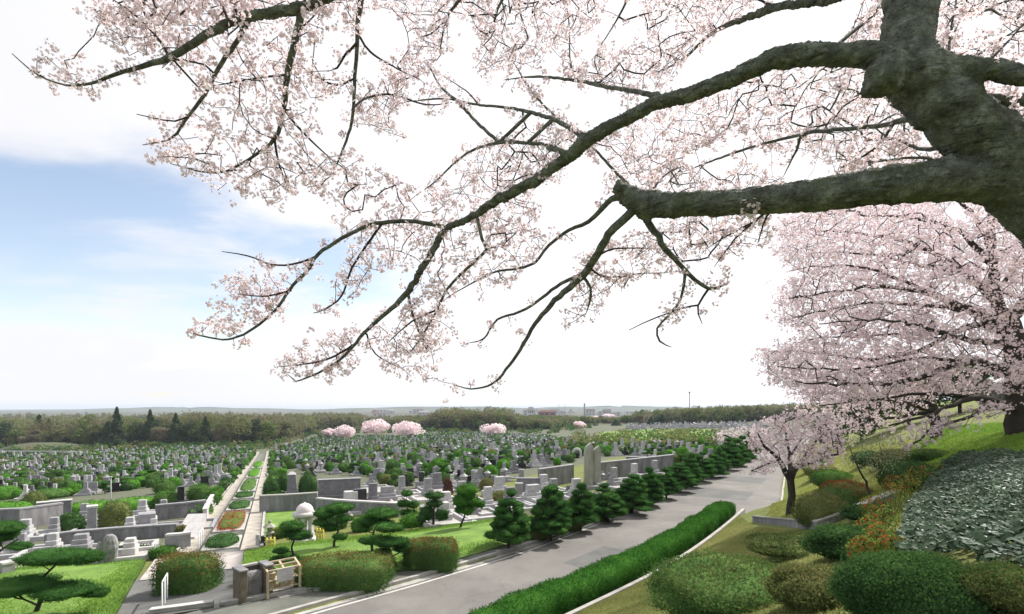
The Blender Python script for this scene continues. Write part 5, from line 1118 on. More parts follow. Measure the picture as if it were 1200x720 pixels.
def slope_slab(px,pb,wpx,label):
    b,k=at_px(px,pb);w=wpx*k;root=empty('sloped_grave',b,label,'gravestone',None,RW-.25);m=MB();V=[(-w/2,-.5,-.1),(w/2,-.5,-.1),(w/2,.5,-.1),(-w/2,.5,-.1),(-w/2,-.5,.22),(w/2,-.5,.22),(w/2,.5,.72),(-w/2,.5,.72)];m.add(V,[(0,3,2,1),(4,5,6,7),(0,1,5,4),(1,2,6,5),(2,3,7,6),(3,0,4,7)]);m.build('slab',GW,root);m=MB();m.box((0,0,-.2),(w*1.12,1.3,.24),0,0,1,.02);m.build('base',GG,root)
slope_slab(227,618,20,'white sloping grave slab beside the left path strip, the farther of two');slope_slab(224,632,16,'white sloping grave slab beside the left path strip, the nearer of two')
plot_('grave_plot',200,622,4.6,2.6,'paved grave court in front of the sloping white slabs',GG,RW)
slab('upright_gravestone',212,594,7,24,.45,GB,'tall black upright gravestone above the left retaining wall','gravestone',2.0,bh=.55,cap=GB)
def bundle():
    b,k=at_px(87,630);m=MB()
    for i in range(9):
        V,Fq=core(.22+rng.random()*.2,.2,.10+.05*rng.random(),2.4,.25,5,i,10,7,1);m.add(V+np.array([rng.uniform(-.5,.5),rng.uniform(-.2,.2),.12+.22*rng.random()]),Fq,0,True)
    tag(m.build('cloth_bundle',M['blue'],None,b),'bright blue cloth bundle lying left of the tall square pillar','bundle')
bundle()
def pole(px,pb,ptop,label,r=.05,mat='steel',name='pole',Y=None,arm=0):
    b=G(px,pb) if Y is None else pxy(px,Y);z1=EYE-(ptop-HZ)/F*b.y;H=z1-b.z;root=empty(name,b,label,'pole');m=MB();m.lathe([(r*1.3,-.3),(r,H*.1),(r*.7,H)],8);m.build('shaft',M[mat],root);m=MB();m.lathe([(r*1.6,H+.002),(r*2.2,H+.06+arm*.3),(r*1.2,H+.12+arm)],8);m.build('lamp_head',M[mat],root)
pole(130,592,560,'thin grey pole among the green hedges left of the central path')
# clipped bushes and small trees among the walls
for px,pb,wp,hp,ms,p_,lb in ((135,622,34,33,['olive','green'],2.6,'big round olive green bush above the long low wall'),(234,590,26,23,['green','bright'],2.3,'round green ball bush beside the left path strip above the wall'),(193,579,22,17,['green','bright'],2.1,'upper green ball of foliage left of the black upright gravestone'),(196,596,28,20,['green','bright'],2.1,'green bush under the upper ball left of the black gravestone'),(250,589,16,13,['bright','green'],3,'small fresh green bush between ball bush and left path strip'),
 (82,626,30,24,['dark','green'],2,'dark leafy shrub behind the blue cloth bundle'),(105,603,52,14,['bright','green'],3.5,'low fresh green hedge behind the tall square pillar'),(160,598,52,14,['bright','green'],3.5,'low fresh green hedge left of the round ball bushes'),(12,606,44,18,['bright','green'],3,'fresh green hedge at the frame edge left of the dark memorial slab'),(40,601,24,24,['olive','green'],2.3,'olive bush touching the dark memorial slab'),(6,586,30,16,['bright','green'],2.3,'fresh green bush behind the hedge at the frame edge'),(60,585,34,12,['green','bright'],2.6,'green bush behind the dark memorial slab'),(190,656,26,14,['green','bright'],2,'small leafy plant in front of the short white topped wall'),(214,629,14,12,['olive','brownleaf'],2,'small yellowish shrub between the walls and the sloping slabs'),
 (525,584,11,23,['maroon','maroon'],2.0,'reddish brown conical shrub in the middle of the cemetery'),(390,622,30,22,['dark','pine'],2,'dense dark shrub behind the dark garden pine by the dome'),(425,624,24,18,['green','bright'],2,'green shrub in front of the kerbed graves, left of the twin pine'),(485,618,30,15,['bright','green'],2.2,'fresh green shrub left of the dark upright pine'),(325,632,20,12,['olive','yelleaf'],2,'low yellowish shrub behind the tall stone lantern'),(332,583,18,26,['dark','green'],2,'dark shrub left of the obelisk'),(361,584,22,28,['dark','green'],2,'dark shrub between the obelisk and the wide memorial wall'),(318,586,18,24,['dark','green'],2,'dark shrub at the right path strip above the retaining wall'),(570,575,16,14,['brownleaf','olive'],2,'brownish shrub between the square pillar and the dark grey slab'),(585,593,24,16,['brownleaf','olive'],2.4,'brownish shrub behind the first trimmed pine'),(510,556,16,18,['bright','green'],2,'fresh green tree shaped shrub right of the dark upright monument'),(858,532,11,11,['orange','redleaf'],2,'orange leaved shrub near the far end of the pine row')):
    bush('clipped_shrub',px,pb,wp,hp,None,lb,'shrub',1700,.055,p_,.10,4,.9,[M[m] for m in ms])
# planted beds between the two path strips
def flowerbed(u0,u1,mat,label,w=.62,ht=.25,n=1500,ms=None):
    uc=(u0+u1)/2;b=UVz(0+uc,0);root=empty('flower_bed',b,label,'flower bed',None,math.atan2(ax[1],ax[0]));L_=(u1-u0)/2;m=MB()
    sl=(UVz(u1,0).z-UVz(u0,0).z)/(u1-u0)
    m.box((0,0,-.3),(2*L_+.24,2*w+.24,.42),0,0,1,.03);
    for i in range(len(m.V)): m.V[i][:,2]+=m.V[i][:,0]*sl
    m.build('border',M['kerb'],root);f=MB();clump(f,(0,0,.10),(L_,w,ht),n,.045,3.2,.1,5,uc,.7,0,True,-.05)
    for i in range(len(f.V)): f.V[i][:,2]+=f.V[i][:,0]*sl
    if ms:
        last=f.M[-1];f.M[-1]=np.where(rng.random(len(last))<.72,1,0)
    f.build('plants',ms or [mat],root)
def u_of(py):
    best=min(np.linspace(-2,PL+60,400),key=lambda u:abs(HZ+F*(EYE-UVz(u,0).z)/UVz(u,0).y-py));return best
beds=[(646,632,['dark'],'dark green flower bed nearest the plaza between the path strips'),(624,603,['green','red_fl'],'red flowering bed between the path strips'),(599,590,['dark'],'small round green bed just beyond the red flowers'),(585,579,['dark'],'low green bed fourth from the plaza between the path strips'),(577,563,['green'],'long green bed farther along the path'),(560,551,['bright'],'bright green bed near the far end of the path'),(549,542,['bright'],'farthest bright green bed between the path strips')]
for y0,y1_,ms,lb in beds: flowerbed(u_of(y0),u_of(y1_),M[ms[0]],lb,.68,.28,2600 if y0>600 else 1500,[M[q] for q in ms] if len(ms)>1 else None)
def handrail(p0,p1,label,h_=.85):
    a=G(*p0);b=G(*p1);root=empty('handrail',a,label,'handrail');m=MB();d=b-a
    m.tube([(0,0,h_),tuple(Vector((d.x,d.y,d.z+h_)))],.025,8);m.build('rail',M['whitemetal'],root)
    for t in (0,.5,1): m=MB();q=d*t;m.tube([(q.x,q.y,q.z-.2),(q.x,q.y,q.z+h_)],.022,8);m.build('post',M['whitemetal'],root)
handrail((190,716),(196,703),'white metal handrail on the plaza left of the boxy clipped bush');handrail((233,645),(238,637),'small metal handrail at the start of the left path strip',.8)
# framed stone by the entrance
def entrance():
    b,k=at_px(296,701);root=empty('stone_monument',b,'dark stone tablet framed by two brown pillars beside the plaza','monument',None,facing(b)+.35);w=31*k
    for s_ in (-1,1): m=MB();m.box((s_*w*.46,-.05,-.2),(.22,.6,37*k+.2),0,0,1,.015);m.build('pillar',M['brownwood'],root);m=MB();m.box((s_*w*.46,-.05,37*k+.002),(.27,.66,.05),0,0,1,.01);m.build('pillar_cap',M['wallstone'],root)
    m=MB();m.box((0,.24,-.2),(w*.92-.225,.1,36*k+.2));m.build('back_panel',M['fencebrown'],root);m=MB();m.box((0,.24,36*k+.002),(w*.92-.3,.16,.06));m.build('back_coping',M['kerb'],root)
    m=MB();V,Fq=core(w*.33,.09,17*k,5,.03,3,2,22,14,1.0);V[:,2]+=15.5*k;V[:,1]-=.05;m.add(V,Fq,0,True);m.build('tablet',M['rock'],root)
entrance()
def rack():
    b,k=at_px(330,696);root=empty('bucket_rack',b,'pale wooden rack with pigeonholes and a white notice, beside the framed tablet','rack',None,facing(b)+.3);w=.98;H=34*k;d=.5;wd=M['woodrack']
    for sx in (-1,1):
        for sy in (-1,1): m=MB();m.box((sx*w/2,sy*d/2,-.1),(.07,.07,H+.1-(.12 if sy<0 else 0)),0,0,1,.006);m.build('leg',wd,root)
    for z in (.25,.52): m=MB();m.box((0,0,z),(w-.072,d-.072,.03));m.build('shelf',wd,root)
    t=MB();
    for x in np.linspace(-w/2,w/2,3): t.add(*[(np.array([(x-.03,-d/2-.03,H-.12),(x+.03,-d/2-.03,H-.12),(x+.03,d/2+.03,H+.04),(x-.03,d/2+.03,H+.04),(x-.03,-d/2-.03,H-.06),(x+.03,-d/2-.03,H-.06),(x+.03,d/2+.03,H+.10),(x-.03,d/2+.03,H+.10)])),[(0,3,2,1),(4,5,6,7),(0,1,5,4),(1,2,6,5),(2,3,7,6),(3,0,4,7)]])
    for i,y in enumerate((-d/2,0,d/2)): z=H-.055+(y+d/2)/(d)*.135;t.box((0,y,z-.03),(w-.07,.05,.052))
    t.build('top_grid',wd,root);m=MB();m.box((.02,-d/2-.05,H*.52),(.5,.02,.42),0,0,1,.004);m.build('notice',M['granite_w'],root)
    for i,(x,z) in enumerate(((-.3,.282),(0,.282),(.3,.282),(-.3,.552),(.3,.552))):
        m=MB();m.lathe([(.09,0),(.11,.2),(.115,.2)],12,(x,-.05,z));m.build('bucket',M['woodrack'],root)
    m=MB();m.box((0,0,-.22),(w+.5,d+.5,.25),0,0,1,.02);m.build('plinth',M['kerb'],root)
rack()
# low white kerb and post where the plaza meets the pavement
wall_line('kerb_wall',[(176,721),(215,716),(250,711)],.16,.16,M['kerb'],'low white kerb along the plaza left of the kerb post','kerb',.3,.03,GW,1.0)
slab('kerb_post',254,712,6,7,.25,M['kerb'],'short white concrete kerb post at the plaza corner','post',None,bev=.03)
wall_line('kerb_wall',[(258,711),(300,704),(345,695),(400,691.5)],.12,.14,M['kerb'],'low kerb between the pavement and the framed tablet','kerb',.3,.03,M['kerb'],1.0)
wall_line('kerb_wall',[(606,633),(625,627),(642,622)],.45,.15,M['wallstone'],'short low kerb wall between the first two trimmed pines','kerb',.3,.05,GW,1.0)
# --- grave after grave: rows across the slope
den=[(-90,578),(30,588),(48,584),(80,584),(120,580),(180,572),(268,570),(286,558),(301,545),(302,541),(306,541),(306,546),(313,560),(330,557),(345,548),(360,562),(372,556),(425,558),(432,570),(486,574),(500,562),(545,575),(590,566),(598,556),(640,550),(672,542),(684,532),(702,536),(735,534),(762,538),(800,545),(846,534),(858,522),(800,522),(700,525),(640,513),(600,511),(520,508),(470,513),(400,513),(372,513),(345,522),(310,528),(200,526),(110,530),(60,534),(-90,533)]
us=np.arange(4,330,2.2);cand=[]
for iu,u in enumerate(us):
    for iv,v in enumerate(np.arange(-260,330,1.55)):
        if abs(v)<2.6: continue
        cand.append((u+rng.normal(0,.12),v+rng.normal(0,.18),iu,np.sign(v)))
cand=np.array(cand);cx=PA.x+ax[0]*cand[:,0]+av[0]*cand[:,1];cy=PA.y+ax[1]*cand[:,0]+av[1]*cand[:,1];ok=cy>20;cand,cx,cy=cand[ok],cx[ok],cy[ok];cz=h(cx,cy)
ppx=600+F*cx/cy;ppy=HZ+F*(EYE-cz)/cy
ok=inpoly(np.column_stack([ppx,ppy]),den)&(rng.random(len(cx))<.93)
# keep lanes between the blocks of plots
ok&=~((cand[:,2].astype(int)%11==10))
cand,cx,cy,cz,ppx,ppy=cand[ok],cx[ok],cy[ok],cz[ok],ppx[ok],ppy[ok];n=len(cx)
kind=rng.choice(8,n,p=[.26,.14,.10,.10,.10,.10,.10,.10])
GL=M['granite_l']
KN=['light grey pillar','mid grey pillar','black pillar','grey slab','white pillar','black slab','tall grey stepped','grey lantern shaped']
KM=[GG,GD,GB,GG,GW,GB,GL,GG]
def grave_mb(k,kerb=True):
    m=MB();w=.42
    if kerb:
        for (x,y,sx,sy) in ((0,-.85,1.4,.14),(0,.85,1.4,.14),(-.63,0,.14,1.55),(.63,0,.14,1.55)): m.box((x,y,-.4),(sx,sy,.66))
    if k in (0,1,2,4): m.box((0,.25,-.3),(1.1,1.1,.62));m.box((0,.25,.322),(.78,.78,.25));m.box((0,.25,.574),(.55,.55,.16));m.box((0,.25,.736),(.34,.34,.78),0,0,.97)
    elif k in (3,5): m.box((0,.3,-.3),(1.25,.8,.6));m.box((0,.3,.302),(1.0,.5,.14));m.box((0,.3,.444),(.86,.22,.72),0,0,.95)
    elif k==6: m.box((0,.25,-.3),(1.3,1.3,.7));m.box((0,.25,.402),(1.0,1.0,.3));m.box((0,.25,.704),(.72,.72,.24));m.box((0,.25,.946),(.42,.42,1.15),0,0,.95)
    else: m.box((0,.25,-.3),(1.0,1.0,.6));m.lathe([(.3,.302),(.14,.36),(.13,.9),(.3,.98),(.3,1.3),(.42,1.34),(.12,1.6),(.02,1.8)],8,(0,.25,0),0,False)
    return m
GM=[grave_mb(k).mesh('gravestone',KM[k]) for k in range(8)]
kk=rng.random(n);is_g=kk<.52
sz=1.5/cy;far_order=np.argsort(cy)
def ordw(i):
    tens=['','','twenty','thirty','forty','fifty','sixty','seventy','eighty','ninety']
    if i<20: return ORD[i]
    t,o=divmod(i+1,10)
    return (tens[t][:-1]+'ieth') if o==0 else tens[t]+'-'+ORD[o-1]
inv_=(ppx>-8)&(ppx<1208)
ord_near=[i for i in far_order if inv_[i]]
gi=[i for i in ord_near if is_g[i]][:292];si=[i for i in ord_near if not is_g[i]][:270]
rowsL={s:sorted({int(cand[i,2]) for i in gi+si if cand[i,3]==s}) for s in (-1,1)}
pos_in={}
for s in (-1,1):
    for r_ in rowsL[s]:
        for nm,lst in (('g',gi),('s',si)):
            q=sorted([i for i in lst if cand[i,3]==s and int(cand[i,2])==r_],key=lambda i:abs(cand[i,1]))
            for j,i in enumerate(q): pos_in[(nm,i)]=(j,rowsL[s].index(r_))
for i in gi:
    j,r_=pos_in[('g',i)];sd_='left' if cand[i,3]<0 else 'right'
    o=link(GM[kind[i]],'gravestone',None,(cx[i],cy[i],cz[i]),RW+rng.normal(0,.03)+(math.pi if rng.random()<.0 else 0));q=rng.uniform(.62,1.0);o.scale=(rng.uniform(.8,1.0),.9,q)
    tag(o,f'{KN[kind[i]]} gravestone, {ordw(j)} from the central path, {ordw(r_)} row on its {sd_}','gravestone','gravestones in rows')
SN=['round dark green','round mid green','fresh green','double topped green','olive','flat pine like']
SM_=[['dark','green'],['green','bright'],['bright','green'],['green','bright'],['olive','green'],['pine','pinelight']]
def shrub_mb(k,n,leaf,seed=0):
    m=MB()
    if k in (0,1,2,4): clump(m,(0,0,.55),(.72,.72,.68),n,leaf,2.2,.14,3.5,seed,.8,0,True)
    elif k==3: clump(m,(0,0,.45),(.7,.7,.55),n//2,leaf,2,.12,3.5,seed,.8);clump(m,(.05,0,1.25),(.48,.48,.45),n//2,leaf,2,.12,3.5,seed+2,.8)
    else:
        m.tube([(0,0,-.1),(.05,0,.6),(0,0,1.3)],[.06,.05,.02],5)
        for c in ((-.3,.1,.7,.5),(.35,-.1,.9,.45),(0,0,1.35,.5)): clump(m,c[:3],(c[3],c[3],.2),n//3,leaf,2,.15,3.5,seed,.8)
    return m
SMs=[[shrub_mb(k,520,.085,v*3+k).mesh('shrub',[M[SM_[k][v%2]]]) for v in range(2)] for k in range(6)]
skind=rng.choice(6,n,p=[.17,.28,.20,.12,.13,.10])
for i in si:
    j,r_=pos_in[('s',i)];sd_='left' if cand[i,3]<0 else 'right'
    o=link(SMs[skind[i]][int(rng.integers(2))],'shrub',None,(cx[i],cy[i],cz[i]),rng.uniform(0,6.28));q=rng.uniform(.55,1.1);o.scale=(q*rng.uniform(.9,1.2),q,q*rng.uniform(.85,1.2))
    tag(o,f'{SN[skind[i]]} shrub, {ordw(j)} shrub from the central path, {ordw(r_)} row on its {sd_}','shrub','shrubs between the graves')
used=set(gi)|set(si);rest=[i for i in range(n) if i not in used]
print('graves',n,'rest',len(rest))
gm=MB();sm_=MB()
GA=[]
for k in range(8):
    q=grave_mb(k,False);GA.append((np.concatenate(q.V),q.F))
def xf(V,c,s,rz): 
    ca,sa=math.cos(rz),math.sin(rz);W=V*np.array([s[0],s[0],s[1]]);return np.column_stack([W[:,0]*ca-W[:,1]*sa+c[0],W[:,0]*sa+W[:,1]*ca+c[1],W[:,2]+c[2]])
mslot={id(GL):4,id(GG):0,id(GD):1,id(GB):2,id(GW):3}
for i in rest:
    c=(cx[i],cy[i],cz[i])
    if is_g[i]:
        V,Fs=GA[kind[i]];V=xf(V,c,(.95,rng.uniform(.65,1.05)),RW);n0=gm.n;gm.V.append(V);gm.n+=len(V)
        for f in Fs: gm.F.append(f+n0);gm.M.append(np.full(len(f),mslot[id(KM[kind[i]])]));gm.sm.append(np.zeros(len(f),bool))
    else:
        s=rng.uniform(.55,1.1);nn=int(np.clip(9000/cy[i],24,110));d=sphere_dirs(nn);V,Fq=leaves(np.array(c)+np.array([0,0,.6*s])+d*np.array([.72,.72,.66])*s*rng.uniform(.75,1.05,(nn,1)),d,.0021*cy[i]+.09,.8,.6);sm_.add(V,Fq,int(rng.choice(6,p=[.16,.30,.24,.14,.10,.06])))
for _ in range(150):
    u=rng.uniform(14,PL+60);v=rng.choice([-1,1])*rng.uniform(2.15,2.7);c=UVz(u,v,.3);nn=int(np.clip(5000/c.y,40,160));d=sphere_dirs(nn);V,Fq=leaves(np.array(c)+d*np.array([.6,.6,.42])*rng.uniform(.7,1.2),d,.0018*c.y+.07,.8,.6);sm_.add(V,Fq,int(rng.choice([0,1,2,1])))
tag(gm.build('gravestones',[GG,GD,GB,GW,GL]),'countless small grey gravestones filling the far cemetery','gravestones',None,'stuff')
tag(sm_.build('shrubbery',[M['dark'],M['green'],M['bright'],M['olive'],M['pine'],M['brownleaf']]),'countless clipped green shrubs between the far gravestones','shrubs',None,'stuff')
# ================================================================== FAR WOODS, HILLS AND BUILDINGS
hb=MB()
edge_x=[-120,0,40,110,180,260,320,345,372,420,500,560,640,680,700,760,840,900,1000]
edge_y=[524,524,527,525,522,523,520,514,507,503,503,505,504,499,498,498,497,494,492]
def far_tree(mb,b,H,rx,n,leaf,mi,trunks=True,bare=False):
    d=sphere_dirs(n);q=rng.random(n)[:,None]**.35;Pt=d*q*np.array([rx,rx,H*.40])+np.array([0,0,H*.58]);V,Fq=leaves(Pt+np.array(b),d+np.array([0,0,.3]),leaf,.9,.55);mb.add(V,Fq,mi)
    if trunks:
        Vt,Ft=tube([(b[0],b[1],b[2]-.5),(b[0]+rng.normal(0,.2),b[1],b[2]+H*.5)],[.22,.12],4);mb.add(Vt,Ft,4)
wd=MB();cnt=0
for _ in range(5200):
    px=rng.uniform(-110,1010);ye=np.interp(px,edge_x,edge_y);py=ye-.8-(rng.random()**1.7)*(ye-488.3)
    if 640<px<735 and py<494: continue
    b=G(px,py)
    if b.y>900: continue
    H=rng.uniform(7,12.5)*(1.0 if b.y<260 else .82);rx=rng.uniform(2.2,4.2);left=px<330
    tn=lump(np.array([[b.x*.022,b.y*.012,0.]]),1.0,3)[0]+rng.normal(0,.28)
    mi=2 if tn<-.55 else (0 if tn<.05 else (1 if tn<.5 else (3 if rng.random()<.6 else 0)))
    H*=.62 if (425<px<505 or 600<px<742) else (1.12 if px<400 else 1)
    H*=1+.25*lump(np.array([[b.x*.05,b.y*.03,0.]]),1.0,9)[0]
    n=int(np.clip(42000/b.y,44,220));far_tree(wd,b,H,rx,n,.0017*b.y+.06,mi,b.y<330);cnt+=1
tag(wd.build('woods',[M['wood1'],M['wood2'],M['wood3'],M['wood4'],M['twig']]),'brown and olive early spring woods beyond the cemetery','woods',None,'stuff');print('woods',cnt)
def solo(name,px,pb,ptop,wpx,mat,label,cat,shape='round',n=1500,group=None,low=.2):
    b=G(px,pb);k=b.y/F;H=(pb-ptop)*k;n=int(n*1.6);return leafy(name,label,b,H,wpx*k/2*1.15,mat,cat,max(.12,H*.022),n,max(.14,k*1.25),low,18 if shape=='round' else 34,group,None,shape)
CON=[(46,524,485,13,'tall dark conifer second from the left frame edge in the far woods'),(57,525,490,13,'dark conifer touching the right side of the tall one near the left edge'),(137,525,476,12,'tallest dark conifer of the far left woods, above the skyline'),(127,525,493,18,'broad dark evergreen at the left foot of the tallest conifer'),(176,523,479,11,'pointed dark conifer right of the tallest one in the left woods'),(206,523,483,11,'green pointed conifer midway between the pointed ones of the left woods'),(241,524,487,11,'slim dark green conifer at the end of the left woods'),(284,505,485,11,'small dark conifer on the rise behind the left woods'),(270,506,487,9,'smaller dark conifer left of the one on the rise'),(763,498,488,7,'small dark evergreen in front of the far right ridge'),(722,499,491,6,'tiny dark evergreen left of the one before the far right ridge'),(165,523,497,12,'short dark conifer at the left foot of the pointed one')]
for px,pb,pt,w,lb in CON: solo('conifer',px,pb,pt+1.5,w*1.45,'wood3',lb,'conifer','cone',1500,'conifers of the far woods',.08)
for _ in range(330):
    px=rng.uniform(-70,705);py=np.interp(px,edge_x,edge_y)+rng.uniform(.2,5)
    if 278<px<352: py=rng.uniform(np.interp(px,edge_x,edge_y)+.3,np.interp(px,[278,352],[534,522]))
    b=G(px,py);s=rng.uniform(.8,1.7);nn=60;d=sphere_dirs(nn);V,Fq=leaves(np.array(b)+np.array([0,0,.6*s])+d*np.array([1.2,1.2,.9])*s,d,.0016*b.y+.06,.8,.6);hb.add(V,Fq,int(rng.choice([0,1,2,2,3,3])))
FT=[];x_=-14.
while x_<905:
    FT.append(x_);x_+=rng.uniform(13,24) if x_<330 else rng.uniform(16,30)
FN={'wood1':'greyish bare','wood2':'olive','wood3':'dark evergreen','wood4':'fresh green'}
for i,px in enumerate(FT):
    if 640<px<735:continue
    pb=np.interp(px,edge_x,edge_y)+.4;mt=str(rng.choice(['wood1','wood2','wood3','wood4'],p=[.16,.26,.36,.22]));hp=rng.uniform(20,36) if px<335 else rng.uniform(9,15);wp=hp*rng.uniform(.62,.95)
    solo('tree',px,pb,pb-hp,wp,mt,f'{FN[mt]} tree at the front edge of the far woods, {ordw(i)} from the left','tree','round',900,'trees along the edge of the far woods',.1)
solo('tree',104,523,486,24,'wood4','pale fresh green round tree in the far left woods','tree');solo('tree',117,524,502,20,'wood2','olive green round tree in front of the pale fresh one','tree')
solo('tree',190,523,500,26,'wood1','brownish bare tree between two pointed conifers','tree');solo('tree',300,521,500,36,'wood2','broad olive tree at the head of the central path','tree')
CH=[(70,512,499,20,'pink cherry tree among the far left conifers'),(49,523,513,22,'low pink cherry tree below the far left conifers'),(24,518,508,14,'pale cherry tree nearest the left frame edge far away'),(33,521,511,12,'small pale cherry tree between the low pink one and the frame edge'),(441,510,494,32,'broad pale cherry tree left of the centre behind the cemetery'),(480,512,497,36,'low broad cherry tree just right of the similar one behind the cemetery'),(404,515,501,26,'loose pale cherry tree left of the two broad ones'),(386,514,503,16,'small pale cherry tree leftmost of the four behind the cemetery'),(578,510,500,34,'pale cherry tree under the wooded knoll'),(557,493,489,6,'single pale cherry tree on the slope of the wooded knoll'),(697,497,489,13,'pink cherry tree left of the green field'),(678,502,496,14,'pink cherry tree below the far town'),(714,493,487,14,'pale cherry tree near the far town right of the pink one')]
for px,pb,pt,w,lb in CH: solo('cherry_tree',px,pb,pt,w,'petal',lb,'cherry tree','round',1400,'distant cherry trees',.25)
# hedge rows on the green field and graves beyond it
for _ in range(150):
    px=rng.uniform(672,842);py=rng.uniform(506,527)
    b=G(px,py);s=rng.uniform(.8,1.7);nn=44;d=sphere_dirs(nn);V,Fq=leaves(np.array(b)+np.array([0,0,.5*s])+d*np.array([1.5,.9,.6])*s,d,.34,.8,.6);hb.add(V,Fq,int(rng.choice([1,1,2,0])))
tag(hb.build('undergrowth',[M['brownleaf'],M['olive'],M['green'],M['dark']]),'low shrubs scattered over the green field and along the woods','undergrowth',None,'stuff')
gv=MB()
for _ in range(300):
    px=rng.uniform(735,900);py=rng.uniform(497.5,503.5);b=G(px,py);k=int(rng.integers(8));V=xf(GA[k][0],b,(1.2,1.0),RW);n0=gv.n;gv.V.append(V);gv.n+=len(V)
    for f in GA[k][1]: gv.F.append(f+n0);gv.M.append(np.full(len(f),int(rng.choice([0,0,1]))));gv.sm.append(np.zeros(len(f),bool))
tag(gv.build('gravestones',[M['granite_l'],GG]),'pale gravestones beyond the green field before the far ridge','gravestones',None,'stuff')
# white walls and the grassy mound at the left
wall_line('low_wall',[(-60,533.5),(0,533.5),(50,533.5),(95,534)],1.1,.4,GW,'long white wall at the far left edge of the cemetery','wall',.5,.2,GW,6.0)
wall_line('low_wall',[(-60,545),(0,544),(50,542)],.8,.4,GW,'shorter white wall in front of the long one at the far left','wall',.5,.2,GW,6.0)
def mound():
    b=G(10,531);m=MB();V,Fq=core(16,10,4.0,2.0,.05,2,3,32,14,1.0);m.add(V,Fq,0,True);tag(m.build('mound',M['bluehill'],None,(b.x,b.y+14,b.z-1.2)),kind='structure')
mound()
# buildings of the far town, masts and chimneys
def house(px,Y,w,H,d,mat,label,name='distant_building',roof='roofred',group=None,z=None):
    b=pxy(px,Y);root=empty(name,b,label,'building',group,facing(b));m=MB();m.box((0,0,-2),(w,d,H+2));m.build('wall',M[mat],root);m=MB();m.box((0,0,H+.01),(w*1.06,d*1.1,H*.22+.4),0,0,.75);m.build('roof',M[roof],root);
    for i in range(3):
        for j in range(2): q=MB();q.box(((i-1)*w*.3,-d/2-.06,H*(.2+.42*j)),(w*.16,.1,H*.2));q.build('window',M['black'],root)
house(641,760,26,11,20,'roofred','long red brown building on the plain left of the thin masts');house(622,800,9,15,9,'bldg','pale block like tower left of the red brown building',roof='bldg')
house(648,640,15,6,12,'bldg','small pale house in front of the red brown building');house(845,330,26,3.4,14,'bldg','long pale low hall beyond the field near the pink trees',roof='kerb');house(868,335,14,5.5,12,'bldg','pale house with grey roof right of the long hall',roof='wallstone');house(694,520,12,4,10,'bldg','white roofed shed left of the pink cherry by the field',roof='bldg');house(655,470,15,3,10,'bldg','white roofed shed under the wooded plain',roof='bldg');house(612,600,12,4,8,'bldg','tiny white house right of the wooded knoll',roof='bldg')
for i in range(34):
    px=rng.uniform(430,500) if i<10 else rng.uniform(600,740);Y=rng.uniform(1000,1900)
    house(px,Y,rng.uniform(10,34),rng.uniform(6,13),14,'bldg','tiny pale building of the far town on the plain',group='buildings of the far town',roof=['bldg','kerb','roofred'][i%3])
pole(685,490,473,'thick distant chimney above the far town',1.6,'granite_d','chimney',Y=900);pole(655,488,472,'thin mast left of the chimney, the left one of two',.5,'steel','mast',Y=900);pole(662,488,472.5,'thin mast left of the chimney, the right one of two',.5,'steel','mast',Y=900);pole(808,490,461,'tall dark lamp mast rising above the far right ridge',.28,'black','lamp_mast',Y=330,arm=.9)
# ================================================================== camera, light, sky
cam=bpy.data.cameras.new('camera');co=bpy.data.objects.new('camera',cam);C.objects.link(co);S.camera=co
co.location=(0,0,EYE);co.rotation_euler=(R(90),0,0);cam.sensor_fit='HORIZONTAL';cam.sensor_width=36;cam.lens=18
cam.shift_y=(HZ-360)/1200;cam.clip_start=.05;cam.clip_end=20000
SUN_AZ,SUN_EL=R(48),R(47)          # clockwise from +Y (the view direction)
sd=Vector((math.sin(SUN_AZ)*math.cos(SUN_EL),math.cos(SUN_AZ)*math.cos(SUN_EL),math.sin(SUN_EL)))
sl=bpy.data.lights.new('sun','SUN');sl.energy=SUN_E;sl.angle=R(2.0);sl.color=(1,.955,.89)
so=bpy.data.objects.new('sun',sl);C.objects.link(so);so.location=(60,60,90);so.rotation_euler=(-sd).to_track_quat('-Z','Y').to_euler()
w=bpy.data.worlds.new('World');S.world=w;w.use_nodes=True;nt=w.node_tree;nt.nodes.clear();L=nt.links.new
out=nd(nt,'ShaderNodeOutputWorld');bg=nd(nt,'ShaderNodeBackground');bg.inputs[1].default_value=.1;L(bg.outputs[0],out.inputs[0])
sky=nd(nt,'ShaderNodeTexSky',sky_type='NISHITA');sky.sun_disc=False;sky.sun_elevation=SUN_EL;sky.sun_rotation=SUN_AZ
tc=nd(nt,'ShaderNodeTexCoord');sx=nd(nt,'ShaderNodeSeparateXYZ');L(tc.outputs['Generated'],sx.inputs[0])
def mth(op,a,b=None,c=None):
    n=nd(nt,'ShaderNodeMath',operation=op)
    for i,v in enumerate((a,b,c)):
        if v is None:continue
        if hasattr(v,'is_linked'):L(v,n.inputs[i])
        else:n.inputs[i].default_value=v
    return n.outputs[0]
den=mth('ADD',mth('MAXIMUM',sx.outputs[2],0.0),.16)
cv=nd(nt,'ShaderNodeCombineXYZ');L(mth('DIVIDE',sx.outputs[0],den),cv.inputs[0]);L(mth('DIVIDE',sx.outputs[1],den),cv.inputs[1])
mp=nd(nt,'ShaderNodeMapping');mp.inputs['Scale'].default_value=(.62,.85,1);mp.inputs['Location'].default_value=CLOUD_OFF;L(cv.outputs[0],mp.inputs[0])
n1=noise(nt,mp.outputs[0],1.5,7,.58,.35)
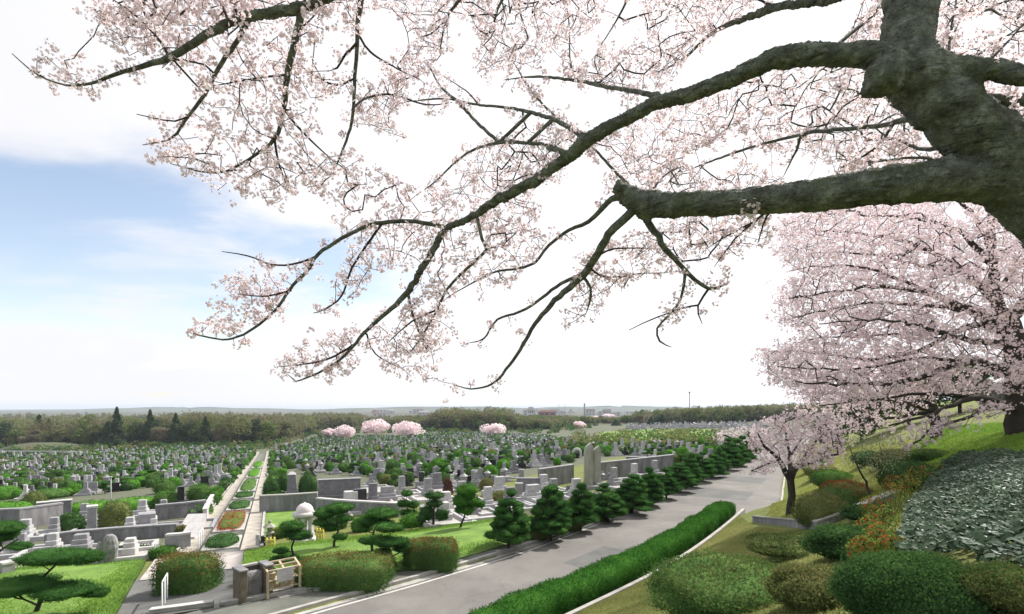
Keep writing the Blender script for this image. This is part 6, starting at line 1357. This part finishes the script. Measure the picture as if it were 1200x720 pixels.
# thin veil of cloud, thickest around the sun
dt=nd(nt,'ShaderNodeVectorMath',operation='DOT_PRODUCT');L(tc.outputs['Generated'],dt.inputs[0]);dt.inputs[1].default_value=Vector((.62,.62,.42)).normalized()
veil=nd(nt,'ShaderNodeMapRange');L(dt.outputs['Value'],veil.inputs[0]);veil.inputs[1].default_value=.30;veil.inputs[2].default_value=.88;veil.inputs[3].default_value=-.05;veil.inputs[4].default_value=.42
hor=nd(nt,'ShaderNodeMapRange');L(sx.outputs[2],hor.inputs[0]);hor.inputs[1].default_value=0;hor.inputs[2].default_value=.16;hor.inputs[3].default_value=.33;hor.inputs[4].default_value=0
up=nd(nt,'ShaderNodeMapRange');L(sx.outputs[2],up.inputs[0]);up.inputs[1].default_value=.30;up.inputs[2].default_value=.55;up.inputs[3].default_value=0;up.inputs[4].default_value=.35
f=mth('ADD',mth('ADD',n1,veil.outputs[0]),mth('ADD',hor.outputs[0],up.outputs[0]))
cf=nd(nt,'ShaderNodeMapRange');cf.interpolation_type='SMOOTHSTEP';L(f,cf.inputs[0]);cf.inputs[1].default_value=.41;cf.inputs[2].default_value=.66
cb=nd(nt,'ShaderNodeMapRange');L(dt.outputs['Value'],cb.inputs[0]);cb.inputs[1].default_value=.2;cb.inputs[2].default_value=.95;cb.inputs[3].default_value=CLOUD_LO;cb.inputs[4].default_value=CLOUD_HI
cc=nd(nt,'ShaderNodeVectorMath',operation='SCALE');cc.inputs[0].default_value=(.965,.965,1.0);L(cb.outputs[0],cc.inputs['Scale'])
sk=nd(nt,'ShaderNodeVectorMath',operation='MULTIPLY');L(sky.outputs[0],sk.inputs[0]);sk.inputs[1].default_value=SKY_MUL
mx=nd(nt,'ShaderNodeMix',data_type='RGBA');L(cf.outputs[0],mx.inputs[0]);L(sk.outputs[0],mx.inputs[6]);L(cc.outputs[0],mx.inputs[7]);L(mx.outputs[2],bg.inputs[0])
# the air
mb=MB();mb.box((0,3000,-16.5),(13000,7600,40));hz_o=tag(mb.build('haze',None),kind='stuff')
hm,nt,out=newmat('haze');v=nd(nt,'ShaderNodeVolumePrincipled');v.inputs['Color'].default_value=(.76,.86,1,1);v.inputs['Density'].default_value=HAZE;nt.links.new(v.outputs[0],out.inputs['Volume'])
hz_o.data.materials.clear();hz_o.data.materials.append(hm)
S.view_settings.view_transform='Standard';S.view_settings.look='None';S.view_settings.gamma=1;S.view_settings.use_curve_mapping=False;S.view_settings.exposure=EXPO
S.cycles.max_bounces=6;S.cycles.diffuse_bounces=3;S.cycles.glossy_bounces=2;S.cycles.transmission_bounces=4;S.cycles.volume_bounces=0
S.cycles.use_denoising=True
try:S.cycles.denoiser='OPENIMAGEDENOISE'
except Exception:pass
